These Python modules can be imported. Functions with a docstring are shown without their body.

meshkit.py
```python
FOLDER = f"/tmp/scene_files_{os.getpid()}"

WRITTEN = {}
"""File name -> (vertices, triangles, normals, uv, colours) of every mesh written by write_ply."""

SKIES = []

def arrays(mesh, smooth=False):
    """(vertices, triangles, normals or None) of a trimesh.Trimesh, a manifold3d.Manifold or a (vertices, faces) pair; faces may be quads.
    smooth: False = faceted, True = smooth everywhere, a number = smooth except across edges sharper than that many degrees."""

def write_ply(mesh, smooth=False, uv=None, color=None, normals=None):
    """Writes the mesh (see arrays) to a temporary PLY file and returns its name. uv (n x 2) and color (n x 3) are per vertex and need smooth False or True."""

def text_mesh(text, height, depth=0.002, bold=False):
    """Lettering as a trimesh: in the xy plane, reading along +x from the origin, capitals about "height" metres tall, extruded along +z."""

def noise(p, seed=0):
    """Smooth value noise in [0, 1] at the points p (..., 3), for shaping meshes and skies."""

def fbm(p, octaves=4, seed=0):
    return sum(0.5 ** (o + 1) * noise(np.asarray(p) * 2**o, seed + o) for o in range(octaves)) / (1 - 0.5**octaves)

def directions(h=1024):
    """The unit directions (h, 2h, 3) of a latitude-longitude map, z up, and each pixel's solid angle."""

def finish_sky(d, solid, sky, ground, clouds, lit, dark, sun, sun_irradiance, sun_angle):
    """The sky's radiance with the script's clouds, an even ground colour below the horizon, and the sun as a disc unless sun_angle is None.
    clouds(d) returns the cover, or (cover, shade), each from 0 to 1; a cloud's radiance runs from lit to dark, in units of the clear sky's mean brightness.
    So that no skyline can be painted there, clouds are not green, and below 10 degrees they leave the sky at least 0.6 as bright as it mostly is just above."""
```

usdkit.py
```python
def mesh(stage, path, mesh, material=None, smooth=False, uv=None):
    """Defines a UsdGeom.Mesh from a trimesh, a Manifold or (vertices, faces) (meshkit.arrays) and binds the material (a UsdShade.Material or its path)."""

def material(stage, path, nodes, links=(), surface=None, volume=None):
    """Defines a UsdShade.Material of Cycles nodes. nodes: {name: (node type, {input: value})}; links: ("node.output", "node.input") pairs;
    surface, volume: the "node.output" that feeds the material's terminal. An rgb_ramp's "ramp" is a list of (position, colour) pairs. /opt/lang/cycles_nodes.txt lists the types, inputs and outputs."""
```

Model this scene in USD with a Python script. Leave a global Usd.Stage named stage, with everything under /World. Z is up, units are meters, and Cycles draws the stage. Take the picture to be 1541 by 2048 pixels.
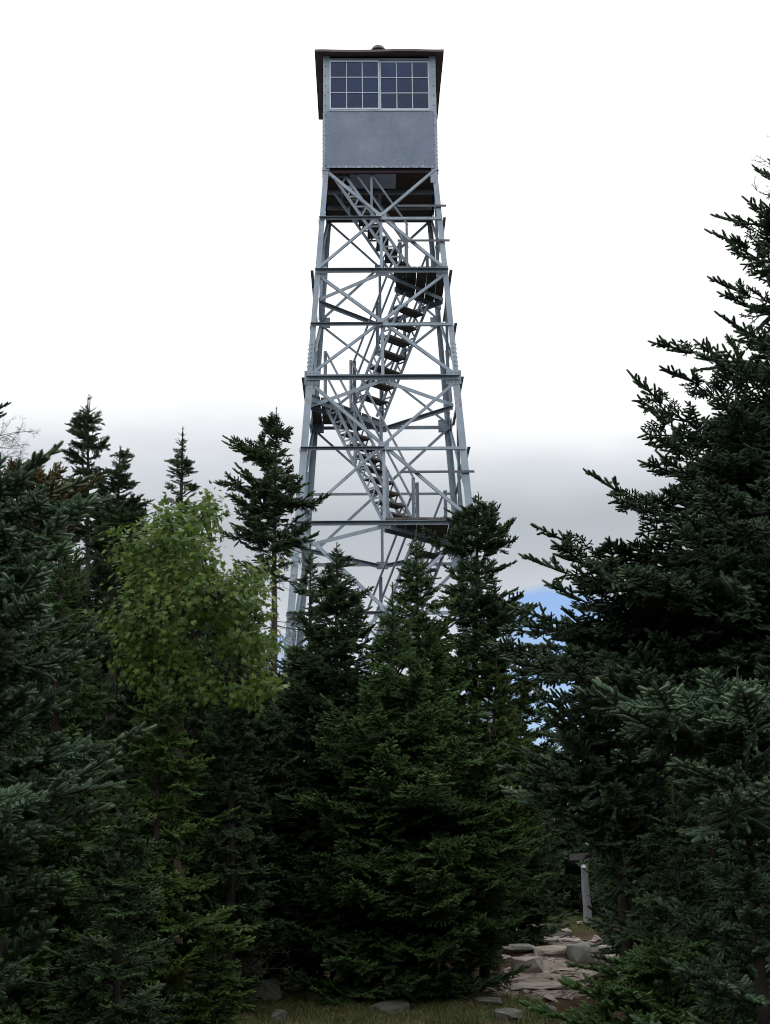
import math, random
import numpy as np
import trimesh
import usdkit, meshkit
from pxr import Usd, UsdGeom, UsdLux, UsdShade, Gf, Sdf, Vt

stage = Usd.Stage.CreateInMemory()
UsdGeom.SetStageUpAxis(stage, UsdGeom.Tokens.z)
UsdGeom.SetStageMetersPerUnit(stage, 1.0)
UsdGeom.Xform.Define(stage, '/World')
UsdGeom.Scope.Define(stage, '/World/Looks')

# ------------------------------------------------------------------ camera
EYE = 1.6
FPX, PITCH, ROLL = 2825.4, 0.2625, -0.0108          # focal length in pixels of a 1541 wide picture
CF = np.array([0, math.cos(PITCH), math.sin(PITCH)])
_u = np.array([0, -math.sin(PITCH), math.cos(PITCH)]); _r = np.array([1.0, 0, 0])
CR = math.cos(ROLL) * _r + math.sin(ROLL) * _u
CU = math.cos(ROLL) * _u - math.sin(ROLL) * _r
cam = UsdGeom.Camera.Define(stage, '/World/camera')
M4 = Gf.Matrix4d(*[float(x) for x in (*CR, 0, *CU, 0, *(-CF), 0, 0, 0, EYE, 1)])
cam.AddTransformOp().Set(M4)
cam.CreateHorizontalApertureAttr(36.0)
cam.CreateFocalLengthAttr(36.0 * FPX / 1541.0)
cam.CreateClippingRangeAttr(Gf.Vec2f(0.05, 5000))
cam.CreateExposureAttr(0.0)

# ------------------------------------------------------------------ sky and sun
SUN_EL, SUN_ROT = math.radians(58), math.radians(30)       # rotation = atan2(x, y) of the direction to the sun
dome = UsdLux.DomeLight.Define(stage, '/World/sky')
sky_nodes = {
    'sky': ('sky_texture', {'sky_type': 'single_scattering', 'sun_disc': False, 'sun_elevation': SUN_EL, 'sun_rotation': SUN_ROT}),
    'tc': ('texture_coordinate', {}),
    'sep': ('separate_xyz', {}),
    'map': ('mapping', {'scale': (2.2, 2.2, 7.0), 'location': (3.7, 1.3, 0.4)}),
    'nz': ('noise_texture', {'scale': 1.25, 'detail': 5.0, 'roughness': 0.48}),
    'nzs': ('math', {'math_type': 'multiply_add', 'value2': 0.13, 'value3': -0.068}),
    'h': ('math', {'math_type': 'add'}),
    # colour of the cloud deck by the sine of its height: pale at the skyline, a grey base, then bright cloud
    'ramp': ('rgb_ramp', {'ramp': [(0.0, (.46, .50, .55)), (0.12, (.60, .64, .69)), (0.185, (.66, .70, .75)), (0.215, (.53, .57, .615)), (0.245, (.48, .52, .56)), (0.262, (.55, .59, .63)),
                                   (0.288, (.70, .735, .78)), (0.322, (1.01, 1.02, 1.04)), (0.40, (1.18, 1.18, 1.19)), (1.0, (1.25, 1.25, 1.25))]}),
    'up': ('mix_color', {'blend_type': 'multiply', 'fac': 1.0, 'b': (10, 10, 10), 'use_clamp': False, 'use_clamp_result': False}),
    'map2': ('mapping', {'scale': (4.0, 4.0, 16.0), 'location': (2.22, 13.97, 12.78)}),
    'nz2': ('noise_texture', {'scale': 1.0, 'detail': 4.0, 'roughness': 0.55}),
    'gap': ('map_range', {'from_min': 0.53, 'from_max': 0.60, 'to_min': 0.0, 'to_max': 1.0, 'clamp': True}),
    'low': ('map_range', {'from_min': 0.246, 'from_max': 0.222, 'to_min': 0.0, 'to_max': 1.0, 'clamp': True}),
    'open': ('math', {'math_type': 'multiply'}),
    'blue': ('mix_color', {'blend_type': 'multiply', 'fac': 1.0, 'b': (.80, .92, 1.15), 'use_clamp': False, 'use_clamp_result': False}),
    'mix': ('mix_color', {'blend_type': 'mix', 'use_clamp': False, 'use_clamp_result': False}),
    'bg': ('background_shader', {'strength': 0.1}),
}
sky_mat = usdkit.material(stage, '/World/Looks/sky', sky_nodes, [
    ('tc.generated', 'sep.vector'), ('tc.generated', 'map.vector'), ('map.vector', 'nz.vector'), ('nz.fac', 'nzs.value1'),
    ('sep.z', 'h.value1'), ('nzs.value', 'h.value2'), ('h.value', 'ramp.fac'), ('ramp.color', 'up.a'),
    ('tc.generated', 'map2.vector'), ('map2.vector', 'nz2.vector'), ('nz2.fac', 'gap.value'), ('h.value', 'low.value'),
    ('gap.result', 'open.value1'), ('low.result', 'open.value2'), ('open.value', 'mix.fac'),
    ('up.result', 'mix.a'), ('sky.color', 'blue.a'), ('blue.result', 'mix.b'), ('mix.result', 'bg.color')], surface='bg.background')
UsdShade.MaterialBindingAPI.Apply(dome.GetPrim()).Bind(sky_mat)
dome.GetPrim().SetCustomDataByKey('kind', 'structure')
dome.GetPrim().SetCustomDataByKey('label', 'white overcast sky with grey cloud base and blue gaps')

sun = UsdLux.DistantLight.Define(stage, '/World/sun')
sun.CreateIntensityAttr(0.22); sun.CreateAngleAttr(14.0); sun.CreateColorAttr(Gf.Vec3f(1.0, 0.97, 0.92))
UsdLux.LightAPI(sun.GetPrim()).GetPrim().CreateAttribute('inputs:normalize', Sdf.ValueTypeNames.Bool).Set(True)
_d = np.array([math.sin(SUN_ROT) * math.cos(SUN_EL), math.cos(SUN_ROT) * math.cos(SUN_EL), math.sin(SUN_EL)])
_x = np.cross([0, 0, 1], _d); _x /= np.linalg.norm(_x); _y = np.cross(_d, _x)
sun.AddTransformOp().Set(Gf.Matrix4d(*[float(v) for v in (*_x, 0, *_y, 0, *_d, 0, 0, 0, 30, 1)]))

# ------------------------------------------------------------------ helpers
PI = math.pi
used = {}
def numbered(path):
    n = used.get(path, 0); used[path] = n + 1
    return path if n == 0 else f'{path}_{n:03d}'
def tag(prim, label=None, cat=None, group=None, kind=None):
    for k, v in (('label', label), ('category', cat), ('group', group), ('kind', kind)):
        if v: prim.SetCustomDataByKey(k, v)
    return prim
def thing(name, label, cat, loc=(0, 0, 0), rz=0.0, group=None):
    x = UsdGeom.Xform.Define(stage, numbered('/World/' + name))
    x.AddTranslateOp().Set(Gf.Vec3d(*map(float, loc)))
    if rz: x.AddRotateZOp().Set(math.degrees(rz))
    return tag(x.GetPrim(), label, cat, group)
def holder(name, parent):
    return UsdGeom.Xform.Define(stage, numbered(f'{parent.GetPath()}/{name}')).GetPrim()
def part(name, mesh, mat, parent=None, smooth=False):
    base = str(parent.GetPath()) if parent is not None else '/World'
    if isinstance(mesh, list): mesh = trimesh.util.concatenate(mesh)
    return usdkit.mesh(stage, numbered(f'{base}/{name}'), mesh, mat, smooth=smooth).GetPrim()
def unit(v):
    v = np.asarray(v, float); return v / max(np.linalg.norm(v), 1e-9)
BOXF = np.array([[0,2,1],[0,3,2],[4,5,6],[4,6,7],[0,1,5],[0,5,4],[1,2,6],[1,6,5],[2,3,7],[2,7,6],[3,0,4],[3,4,7]])
def frame_box(o, ax, ay, az):
    """box from corner-centre: centre o, half vectors ax, ay, az"""
    o, ax, ay, az = (np.asarray(v, float) for v in (o, ax, ay, az))
    v = [o + sx * ax + sy * ay + sz * az for sz in (-1, 1) for sx, sy in ((-1, -1), (1, -1), (1, 1), (-1, 1))]
    m = trimesh.Trimesh(np.array(v), BOXF, process=False)
    if np.dot(np.cross(ax, ay), az) < 0: m.faces = m.faces[:, ::-1]
    return m
def bx(x0, x1, y0, y1, z0, z1):
    return frame_box(((x0+x1)/2, (y0+y1)/2, (z0+z1)/2), ((x1-x0)/2, 0, 0), (0, (y1-y0)/2, 0), (0, 0, (z1-z0)/2))
def flat(p, q, n, w, t, off=0.0, side=0.0):
    """flat bar p->q lying in the plane with normal n; w across, t along n; off along n, side across"""
    p, q, n = (np.asarray(v, float) for v in (p, q, n)); d = q - p; L = np.linalg.norm(d); d = d / L
    s = unit(np.cross(n, d)); n = unit(np.cross(d, s))
    return frame_box((p + q) / 2 + n * off + s * side, d * L / 2, s * w / 2, n * t / 2)
def angle(p, q, n, w=.06, t=.007, sign=1, off=0.0):
    """rolled steel angle: one flange in the face plane (normal n, outward), the other turned inward from one edge"""
    p, q, n = (np.asarray(v, float) for v in (p, q, n)); d = unit(q - p); s = unit(np.cross(n, d)); m = unit(np.cross(d, s))
    a = flat(p, q, n, w, t, off=off)
    L = np.linalg.norm(q - p)
    b = frame_box((p + q) / 2 + s * sign * (w / 2 - t / 2) + m * (off - t / 2 - (w - t) / 2), d * L / 2, s * t / 2, m * (w - t) / 2)
    return trimesh.util.concatenate([a, b])
def tube(pts, radii, sides=8, caps=True):
    pts = np.asarray(pts, float); n = len(pts); radii = np.broadcast_to(radii, (n,))
    t = np.gradient(pts, axis=0); t /= np.maximum(np.linalg.norm(t, axis=1, keepdims=True), 1e-9)
    ref = np.array([0.31, 0.17, 0.93]) if abs(t[0] @ [0.31, 0.17, 0.93]) < .9 else np.array([1.0, 0, 0])
    a = np.cross(t, ref); a /= np.maximum(np.linalg.norm(a, axis=1, keepdims=True), 1e-9); b = np.cross(t, a)
    ph = np.arange(sides) * 2 * PI / sides
    v = pts[:, None] + radii[:, None, None] * (np.cos(ph)[None, :, None] * a[:, None] + np.sin(ph)[None, :, None] * b[:, None])
    v = v.reshape(-1, 3); f = []
    i = np.arange(sides); j = (i + 1) % sides
    for k in range(n - 1):
        q = k * sides
        f.append(np.stack([q + i, q + sides + j, q + j], 1)); f.append(np.stack([q + i, q + sides + i, q + sides + j], 1))
    if caps:
        v = np.vstack([v, pts[0], pts[-1]]); e = (n - 1) * sides
        f.append(np.stack([np.full(sides, len(v) - 2), i, j], 1)); f.append(np.stack([np.full(sides, len(v) - 1), e + j, e + i], 1))
    return trimesh.Trimesh(v, np.vstack(f), process=False)
def hexbolt(c, n, r=.014, h=.012):
    n = unit(n); c = np.asarray(c, float)
    return tube([c - n * h * .2, c + n * h], r, sides=6)
def at(px, py, d):
    """the point at depth (world y) d that the pixel of the 1541 x 2048 photograph shows"""
    r = (px - 770.5) / FPX * CR - (py - 1024) / FPX * CU + CF
    return np.array([0, 0, EYE]) + r * (d / r[1])
def ground_base(x, y):
    x, y = np.asarray(x, float), np.asarray(y, float)
    z = .0427 * np.clip(y, -20, 26)
    far = np.maximum(y - 30, 0); side = np.maximum(np.abs(x) - 14, 0); back = np.maximum(-y - 15, 0)
    return z - .10 * far - .12 * side - .08 * back
def ground_z(x, y):
    x, y = np.asarray(x, float), np.asarray(y, float)
    p = np.stack([x, y, x * 0], -1)
    fade = np.clip(np.hypot(x, y) / 10, .3, 1)
    return ground_base(x, y) + fade * .22 * (meshkit.fbm(p * .45 + 31.7, 3, 3) - .5) + .05 * (meshkit.fbm(p * 2.1 + 11.7, 2, 5) - .5)
def on_ground(px, py):
    d = 8.0
    for _ in range(60):
        p = at(px, py, d); d += .5 * (p[2] - float(ground_z(p[0], p[1]))) / .09
        d = min(max(d, 3), 60)
    p = at(px, py, d); p[2] = float(ground_z(p[0], p[1])); return p

# ------------------------------------------------------------------ materials
def mat(name, nodes, links, surface):
    return usdkit.material(stage, '/World/Looks/' + name, nodes, links, surface=surface)
def mottled(name, cols, scale=6.0, rough=.6, spec=.4, metallic=0.0, bump=0.0, bscale=40.0, spots=None, stretch=(1, 1, 1)):
    """noise ramp of colours, finer speckle on top, optional sparse spots, optional bump"""
    n = {'tc': ('geometry', {}), 'mp': ('mapping', {'scale': stretch}), 'nz': ('noise_texture', {'scale': scale, 'detail': 6.0, 'roughness': .6}),
         'rp': ('rgb_ramp', {'ramp': [(.28 + .44 * i / max(len(cols) - 1, 1), c) for i, c in enumerate(cols)]}),
         'p': ('principled_bsdf', {'roughness': rough, 'specular_ior_level': spec, 'metallic': metallic})}
    l = [('tc.position', 'mp.vector'), ('mp.vector', 'nz.vector'), ('nz.fac', 'rp.fac')]
    last = 'rp.color'
    if spots:
        col, ss, lo, hi = spots
        n['n2'] = ('noise_texture', {'scale': ss, 'detail': 4.0, 'roughness': .7}); n['mr'] = ('map_range', {'from_min': lo, 'from_max': hi, 'clamp': True})
        n['mx'] = ('mix_color', {'b': col})
        l += [('tc.position', 'n2.vector'), ('n2.fac', 'mr.value'), ('mr.result', 'mx.fac'), (last, 'mx.a')]; last = 'mx.result'
    l.append((last, 'p.base_color'))
    if bump:
        n['nb'] = ('noise_texture', {'scale': bscale, 'detail': 5.0}); n['b'] = ('bump', {'strength': bump, 'distance': .01})
        l += [('mp.vector', 'nb.vector'), ('nb.fac', 'b.height'), ('b.normal', 'p.normal')]
    return mat(name, n, l, 'p.BSDF')

STEEL = mottled('painted_steel', [(.17, .22, .27), (.23, .285, .34), (.30, .36, .42)], 2.2, .45, .5, bump=.15, bscale=60, spots=((.15, .10, .08), 7.0, .60, .72))
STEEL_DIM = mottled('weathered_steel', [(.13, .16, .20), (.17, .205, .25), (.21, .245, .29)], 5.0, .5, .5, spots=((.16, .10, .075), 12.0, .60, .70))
SHEET = mat('painted_sheet', {
    'g': ('geometry', {}), 'n1': ('noise_texture', {'scale': 1.5, 'detail': 7.0, 'roughness': .65}), 'r1': ('rgb_ramp', {'ramp': [(.28, (.105, .14, .20)), (.5, (.145, .18, .245)), (.72, (.19, .23, .30))]}),
    'mp': ('mapping', {'scale': (3.0, 3.0, 6.5), 'rotation': (0, .7, 0)}), 'n2': ('noise_texture', {'scale': 5.0, 'detail': 6.0, 'roughness': .75, 'distortion': .6}), 'k2': ('map_range', {'from_min': .585, 'from_max': .70, 'to_max': .75, 'clamp': True}),
    'm2': ('mix_color', {'b': (.33, .37, .43)}), 'mv': ('mapping', {'scale': (9.0, 9.0, .8)}), 'n3': ('noise_texture', {'scale': 2.0, 'detail': 4.0}), 'k3': ('map_range', {'from_min': .60, 'from_max': .76, 'to_max': .55, 'clamp': True}),
    'm3': ('mix_color', {'b': (.085, .075, .075)}), 'nb': ('noise_texture', {'scale': 4.0, 'detail': 3.0}), 'b': ('bump', {'strength': .35, 'distance': .02}), 'p': ('principled_bsdf', {'roughness': .5, 'specular_ior_level': .4})},
    [('g.position', 'n1.vector'), ('n1.fac', 'r1.fac'), ('g.position', 'mp.vector'), ('mp.vector', 'n2.vector'), ('n2.fac', 'k2.value'), ('k2.result', 'm2.fac'), ('r1.color', 'm2.a'),
     ('g.position', 'mv.vector'), ('mv.vector', 'n3.vector'), ('n3.fac', 'k3.value'), ('k3.result', 'm3.fac'), ('m2.result', 'm3.a'), ('m3.result', 'p.base_color'), ('g.position', 'nb.vector'), ('nb.fac', 'b.height'), ('b.normal', 'p.normal')], 'p.BSDF')
SHEETW = mottled('chipped_sheet', [(.13, .165, .23), (.17, .205, .27), (.20, .24, .31)], 5.0, .5, .4, spots=((.45, .48, .52), 26.0, .52, .60))
SASH = mottled('sash_paint', [(.40, .46, .53), (.52, .58, .65)], 8.0, .5, .4, spots=((.22, .16, .13), 9.0, .64, .72))
HATCH = mottled('hatch_sheet', [(.42, .50, .68), (.52, .60, .78)], 6.0, .5, .4)
RAIL = mottled('rail_steel', [(.06, .065, .08), (.10, .10, .115)], 8.0, .5, .4)
ROOFM = mottled('roof_sheet', [(.10, .075, .085), (.13, .10, .11), (.17, .14, .14)], 4.0, .7, .3)
SOFFIT = mottled('soffit', [(.075, .05, .06), (.095, .065, .075)], 5.0, .8, .2)
DECK = mottled('deck_wood', [(.05, .045, .043), (.085, .077, .073), (.125, .115, .11)], 7.0, .85, .2, bump=.4, bscale=30, stretch=(1, 1, 1))
FLOORM = mottled('floor_boards', [(.075, .062, .058), (.10, .085, .078)], 5.0, .85, .2)
CEIL = mottled('cab_ceiling', [(.42, .44, .47), (.48, .50, .52)], 3.0, .8, .2)
CONC = mottled('concrete', [(.36, .40, .41), (.46, .50, .51)], 8.0, .9, .2, bump=.4)
BARK = mottled('bark', [(.022, .019, .017), (.042, .037, .034), (.07, .063, .058)], 14.0, .9, .15, bump=.7, bscale=50, stretch=(1, 1, .3))
TWIG = mottled('dead_twig', [(.05, .042, .042), (.09, .078, .078)], 8.0, .9, .15)
MBARK = mottled('maple_bark', [(.035, .027, .023), (.065, .052, .045)], 10.0, .9, .15, bump=.4, stretch=(1, 1, .3))
POST = mottled('post_wood', [(.075, .075, .085), (.16, .155, .17), (.25, .245, .26)], 9.0, .9, .15, bump=.5, stretch=(1, 1, .15))
SIGNM = mottled('sign_wood', [(.06, .055, .055), (.085, .08, .08)], 9.0, .85, .2, stretch=(.2, 1, 1))
PAINT = mottled('white_blaze', [(.70, .71, .72), (.80, .80, .80)], 20.0, .6, .3)
GRAN = mottled('granite', [(.20, .175, .155), (.32, .285, .25), (.44, .40, .355)], 5.0, .85, .25, bump=.6, bscale=55, spots=((.12, .11, .105), 60.0, .62, .70))
GRAN2 = mottled('granite_lichen', [(.10, .098, .09), (.18, .175, .16), (.27, .265, .245)], 6.0, .9, .2, bump=.6, bscale=50, spots=((.10, .12, .06), 5.0, .58, .68))
GRAN3 = mottled('granite_rust', [(.17, .125, .10), (.29, .255, .225), (.40, .365, .33)], 4.0, .9, .2, bump=.6, bscale=50)
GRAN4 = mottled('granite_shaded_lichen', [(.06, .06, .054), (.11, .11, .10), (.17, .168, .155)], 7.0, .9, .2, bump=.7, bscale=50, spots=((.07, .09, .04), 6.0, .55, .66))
DIRT = mottled('dirt', [(.15, .127, .108), (.235, .203, .176), (.32, .285, .252)], 9.0, .95, .1, bump=.8, bscale=90)

# ground: dark needle litter and moss with paler patches
GROUNDM = mat('forest_floor', {
    'g': ('geometry', {}), 'n1': ('noise_texture', {'scale': .9, 'detail': 6.0, 'roughness': .65}), 'n2': ('noise_texture', {'scale': 24.0, 'detail': 6.0, 'roughness': .7}),
    'r1': ('rgb_ramp', {'ramp': [(.35, (.052, .034, .024)), (.48, (.075, .05, .036)), (.56, (.05, .052, .026)), (.68, (.06, .068, .03))]}),
    'r2': ('rgb_ramp', {'ramp': [(.3, (.45, .45, .45)), (.7, (1.5, 1.45, 1.4))]}),
    'm': ('mix_color', {'blend_type': 'multiply', 'fac': 1.0, 'use_clamp': False}), 'b': ('bump', {'strength': .9, 'distance': .03}),
    'p': ('principled_bsdf', {'roughness': .95, 'specular_ior_level': .1})},
    [('g.position', 'n1.vector'), ('g.position', 'n2.vector'), ('n1.fac', 'r1.fac'), ('n2.fac', 'r2.fac'), ('r1.color', 'm.a'), ('r2.color', 'm.b'),
     ('m.result', 'p.base_color'), ('n2.fac', 'b.height'), ('b.normal', 'p.normal')], 'p.BSDF')

def needle_mat(name, old, new, rnd=.35):
    """needles: 'tip' runs from old inner needles to this year's shoots; tint drifts over the crown and from spray to spray"""
    return mat(name, {
        'a': ('attribute', {'attribute': 'tip'}), 'g': ('geometry', {}), 'oi': ('object_info', {}),
        'nz': ('noise_texture', {'scale': 1.7, 'detail': 3.0}), 'rv': ('map_range', {'from_min': .25, 'from_max': .75, 'to_min': 1 - rnd, 'to_max': 1 + rnd}),
        'ro': ('map_range', {'to_min': .7, 'to_max': 1.3}), 'rm': ('math', {'math_type': 'multiply'}),
        'mx': ('mix_color', {'a': old, 'b': new}), 'kb': ('map_range', {'from_min': .95, 'from_max': .99, 'to_max': .4, 'clamp': True}), 'mb': ('mix_color', {'b': (.075, .05, .026)}), 'ml': ('vector_math', {'math_type': 'scale'}),
        'p': ('principled_bsdf', {'roughness': .6, 'specular_ior_level': .14}), 't': ('translucent_bsdf', {}), 'mc': ('mix_closure', {'fac': .08})},
        [('a.fac', 'mx.fac'), ('g.position', 'nz.vector'), ('nz.fac', 'rv.value'), ('oi.random', 'ro.value'), ('rv.result', 'rm.value1'), ('ro.result', 'rm.value2'),
         ('mx.result', 'mb.a'), ('oi.random', 'kb.value'), ('kb.result', 'mb.fac'), ('mb.result', 'ml.vector1'), ('rm.value', 'ml.scale'), ('ml.vector', 'p.base_color'), ('ml.vector', 't.color'), ('p.BSDF', 'mc.closure1'), ('t.BSDF', 'mc.closure2')], 'mc.closure')
NEEDLE = {
    'blue': needle_mat('needles_blue_green', (.022, .042, .024), (.135, .215, .128)),
    'green': needle_mat('needles_green', (.021, .042, .015), (.098, .175, .058)),
    'deep': needle_mat('needles_deep_green', (.020, .037, .017), (.080, .134, .060)),
    'olive': needle_mat('needles_olive', (.052, .034, .016), (.13, .105, .037)),
    'fresh': needle_mat('needles_fresh_green', (.023, .045, .014), (.105, .178, .044)),
    'spruce': needle_mat('needles_spruce', (.021, .036, .020), (.090, .142, .084)),
}

# ------------------------------------------------------------------ ground
def ground_sheet():
    def axis(inner, step, outer):
        a = list(np.arange(-inner, inner + 1e-6, step)); g = step; x = inner
        while x < outer:
            g *= 1.35; x += g; a.append(x); a.insert(0, -x)
        return np.array(a)
    xs = axis(9, .22, 900); ys = axis(16, .22, 900) + 13
    X, Y = np.meshgrid(xs, ys, indexing='ij'); Z = ground_z(X, Y)
    v = np.stack([X, Y, Z], -1).reshape(-1, 3); ny = len(ys)
    i, j = np.meshgrid(np.arange(len(xs) - 1), np.arange(ny - 1), indexing='ij'); a = (i * ny + j).ravel()
    return trimesh.Trimesh(v, np.vstack([np.stack([a, a + ny, a + ny + 1], 1), np.stack([a, a + ny + 1, a + 1], 1)]), process=False)
tag(part('ground', ground_sheet(), GROUNDM, smooth=True), 'dark mossy forest floor with fallen needles', kind='structure')

# the footpath: a trodden strip that climbs past the tower's foot
PATH = [on_ground(1080, 2005), on_ground(1090, 1975), on_ground(1105, 1945), on_ground(1120, 1915), on_ground(1100, 1890), on_ground(1085, 1872)]
def strip(center, halfw, lift, seed, name):
    c = np.asarray(center); n = 60; s = np.linspace(0, len(c) - 1, n)
    cx, cy = (np.interp(s, np.arange(len(c)), c[:, k]) for k in (0, 1))
    m = 9; v = []
    for k in range(n):
        w = halfw * (1 + .5 * (meshkit.noise(np.array([k * .25, seed, 0.])) - .5))
        for q in np.linspace(-1, 1, m):
            x = cx[k] + q * w + .06 * (meshkit.noise(np.array([k * .7, q * 5, seed])) - .5); y = cy[k]
            v.append((x, y, float(ground_z(x, y)) + lift * (1 - q ** 4) * min(1, k / 6, (n - 1 - k) / 6) - .02))
    a = np.array([k * m + j for k in range(n - 1) for j in range(m - 1)])
    return trimesh.Trimesh(np.array(v), np.vstack([np.stack([a, a + 1, a + m + 1], 1), np.stack([a, a + m + 1, a + m], 1)]), process=False)
tag(part('path', strip(PATH, .55, .055, 2.0, 'path'), DIRT, smooth=True), 'trodden tan dirt footpath climbing between granite slabs', kind='structure')

# ------------------------------------------------------------------ fire tower
TX, TY, YAW = -.0351, 25.0298, .0168
zR, zF, zA, zC, zE, zH, zG = 17.163, 14.748, 12.562, 10.427, 7.709, 4.45, .80
def half(z): return 1.065 + .0685 * (zF - z)
tower = thing('fire_tower', 'tall pale grey steel lattice fire lookout tower with a glazed cab', 'tower', (TX, TY, 0), YAW)
def rotz(p, k):
    p = np.asarray(p, float); c, s = [(1, 0), (0, 1), (-1, 0), (0, -1)][k]
    return np.array([c * p[0] - s * p[1], s * p[0] + c * p[1], p[2]])
FN = [np.array(v, float) for v in ((0, -1, 0), (1, 0, 0), (0, 1, 0), (-1, 0, 0))]
rng = random.Random(5)

# legs: heavy angles, a lower and an upper length joined by bolted splice plates at the third level
def leg_piece(sx, sy, z0, z1, w, t=.012):
    out = []
    p0, p1 = (np.array([sx * half(z), sy * half(z), z]) for z in (z0, z1))
    d = unit(p1 - p0); L = np.linalg.norm(p1 - p0); c = (p0 + p1) / 2
    ax, ay = np.array([sx, 0, 0.]), np.array([0, sy, 0.])
    out.append(frame_box(c - ax * w / 2 - ay * t / 2, d * L / 2, ax * w / 2, ay * t / 2))
    out.append(frame_box(c - ay * (w + t) / 2 - ax * t / 2, d * L / 2, ay * (w - t) / 2, ax * t / 2))
    return out
for sx in (-1, 1):
    for sy in (-1, 1):
        part('leg', leg_piece(sx, sy, zC - .003, zF + .0, .098), STEEL, tower)
        part('leg', leg_piece(sx, sy, zG - .2, zC - .004, .124), STEEL, tower)
        h = half(zC)
        sp = part('splice_plate', frame_box((sx * (h - .10), sy * (h + .008), zC + .01), (.135, 0, 0), (0, .006, 0), (0, 0, .13)), STEEL, tower)
        part('bolt', [hexbolt((sx * (h - .10) + u, sy * (h + .014), zC + .01 + v), (0, sy, 0), .012) for u in (-.10, -.035, .035, .10) for v in (-.09, -.03, .03, .09)], STEEL_DIM, sp)
        sp = part('splice_plate', frame_box((sx * (h + .008), sy * (h - .08), zC + .01), (0, .10, 0), (.006, 0, 0), (0, 0, .13)), STEEL, tower)
        part('bolt', [hexbolt((sx * (h + .014), sy * (h - .08) + u, zC + .01 + v), (sx, 0, 0), .012) for u in (-.06, 0, .06) for v in (-.09, -.03, .03, .09)], STEEL_DIM, sp)
        # upper splice bolts on the long leg plates above the level
        part('bolt', [hexbolt((sx * (half(z) - .05), sy * (half(z) + .004), z), (0, sy, 0), .011) for z in np.arange(zC + .25, zC + .75, .085)] +
             [hexbolt((sx * (half(z) + .004), sy * (half(z) - .05), z), (sx, 0, 0), .012) for z in np.arange(zC + .25, zC + .75, .085)], STEEL_DIM, tower)
        g = .94
        part('footing', [frame_box((sx * half(g), sy * half(g), g - .32), (.24, 0, 0), (0, .24, 0), (0, 0, .40)), frame_box((sx * half(g), sy * half(g), g + .10), (.20, 0, 0), (0, .20, 0), (0, 0, .025))], CONC, tower)

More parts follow.
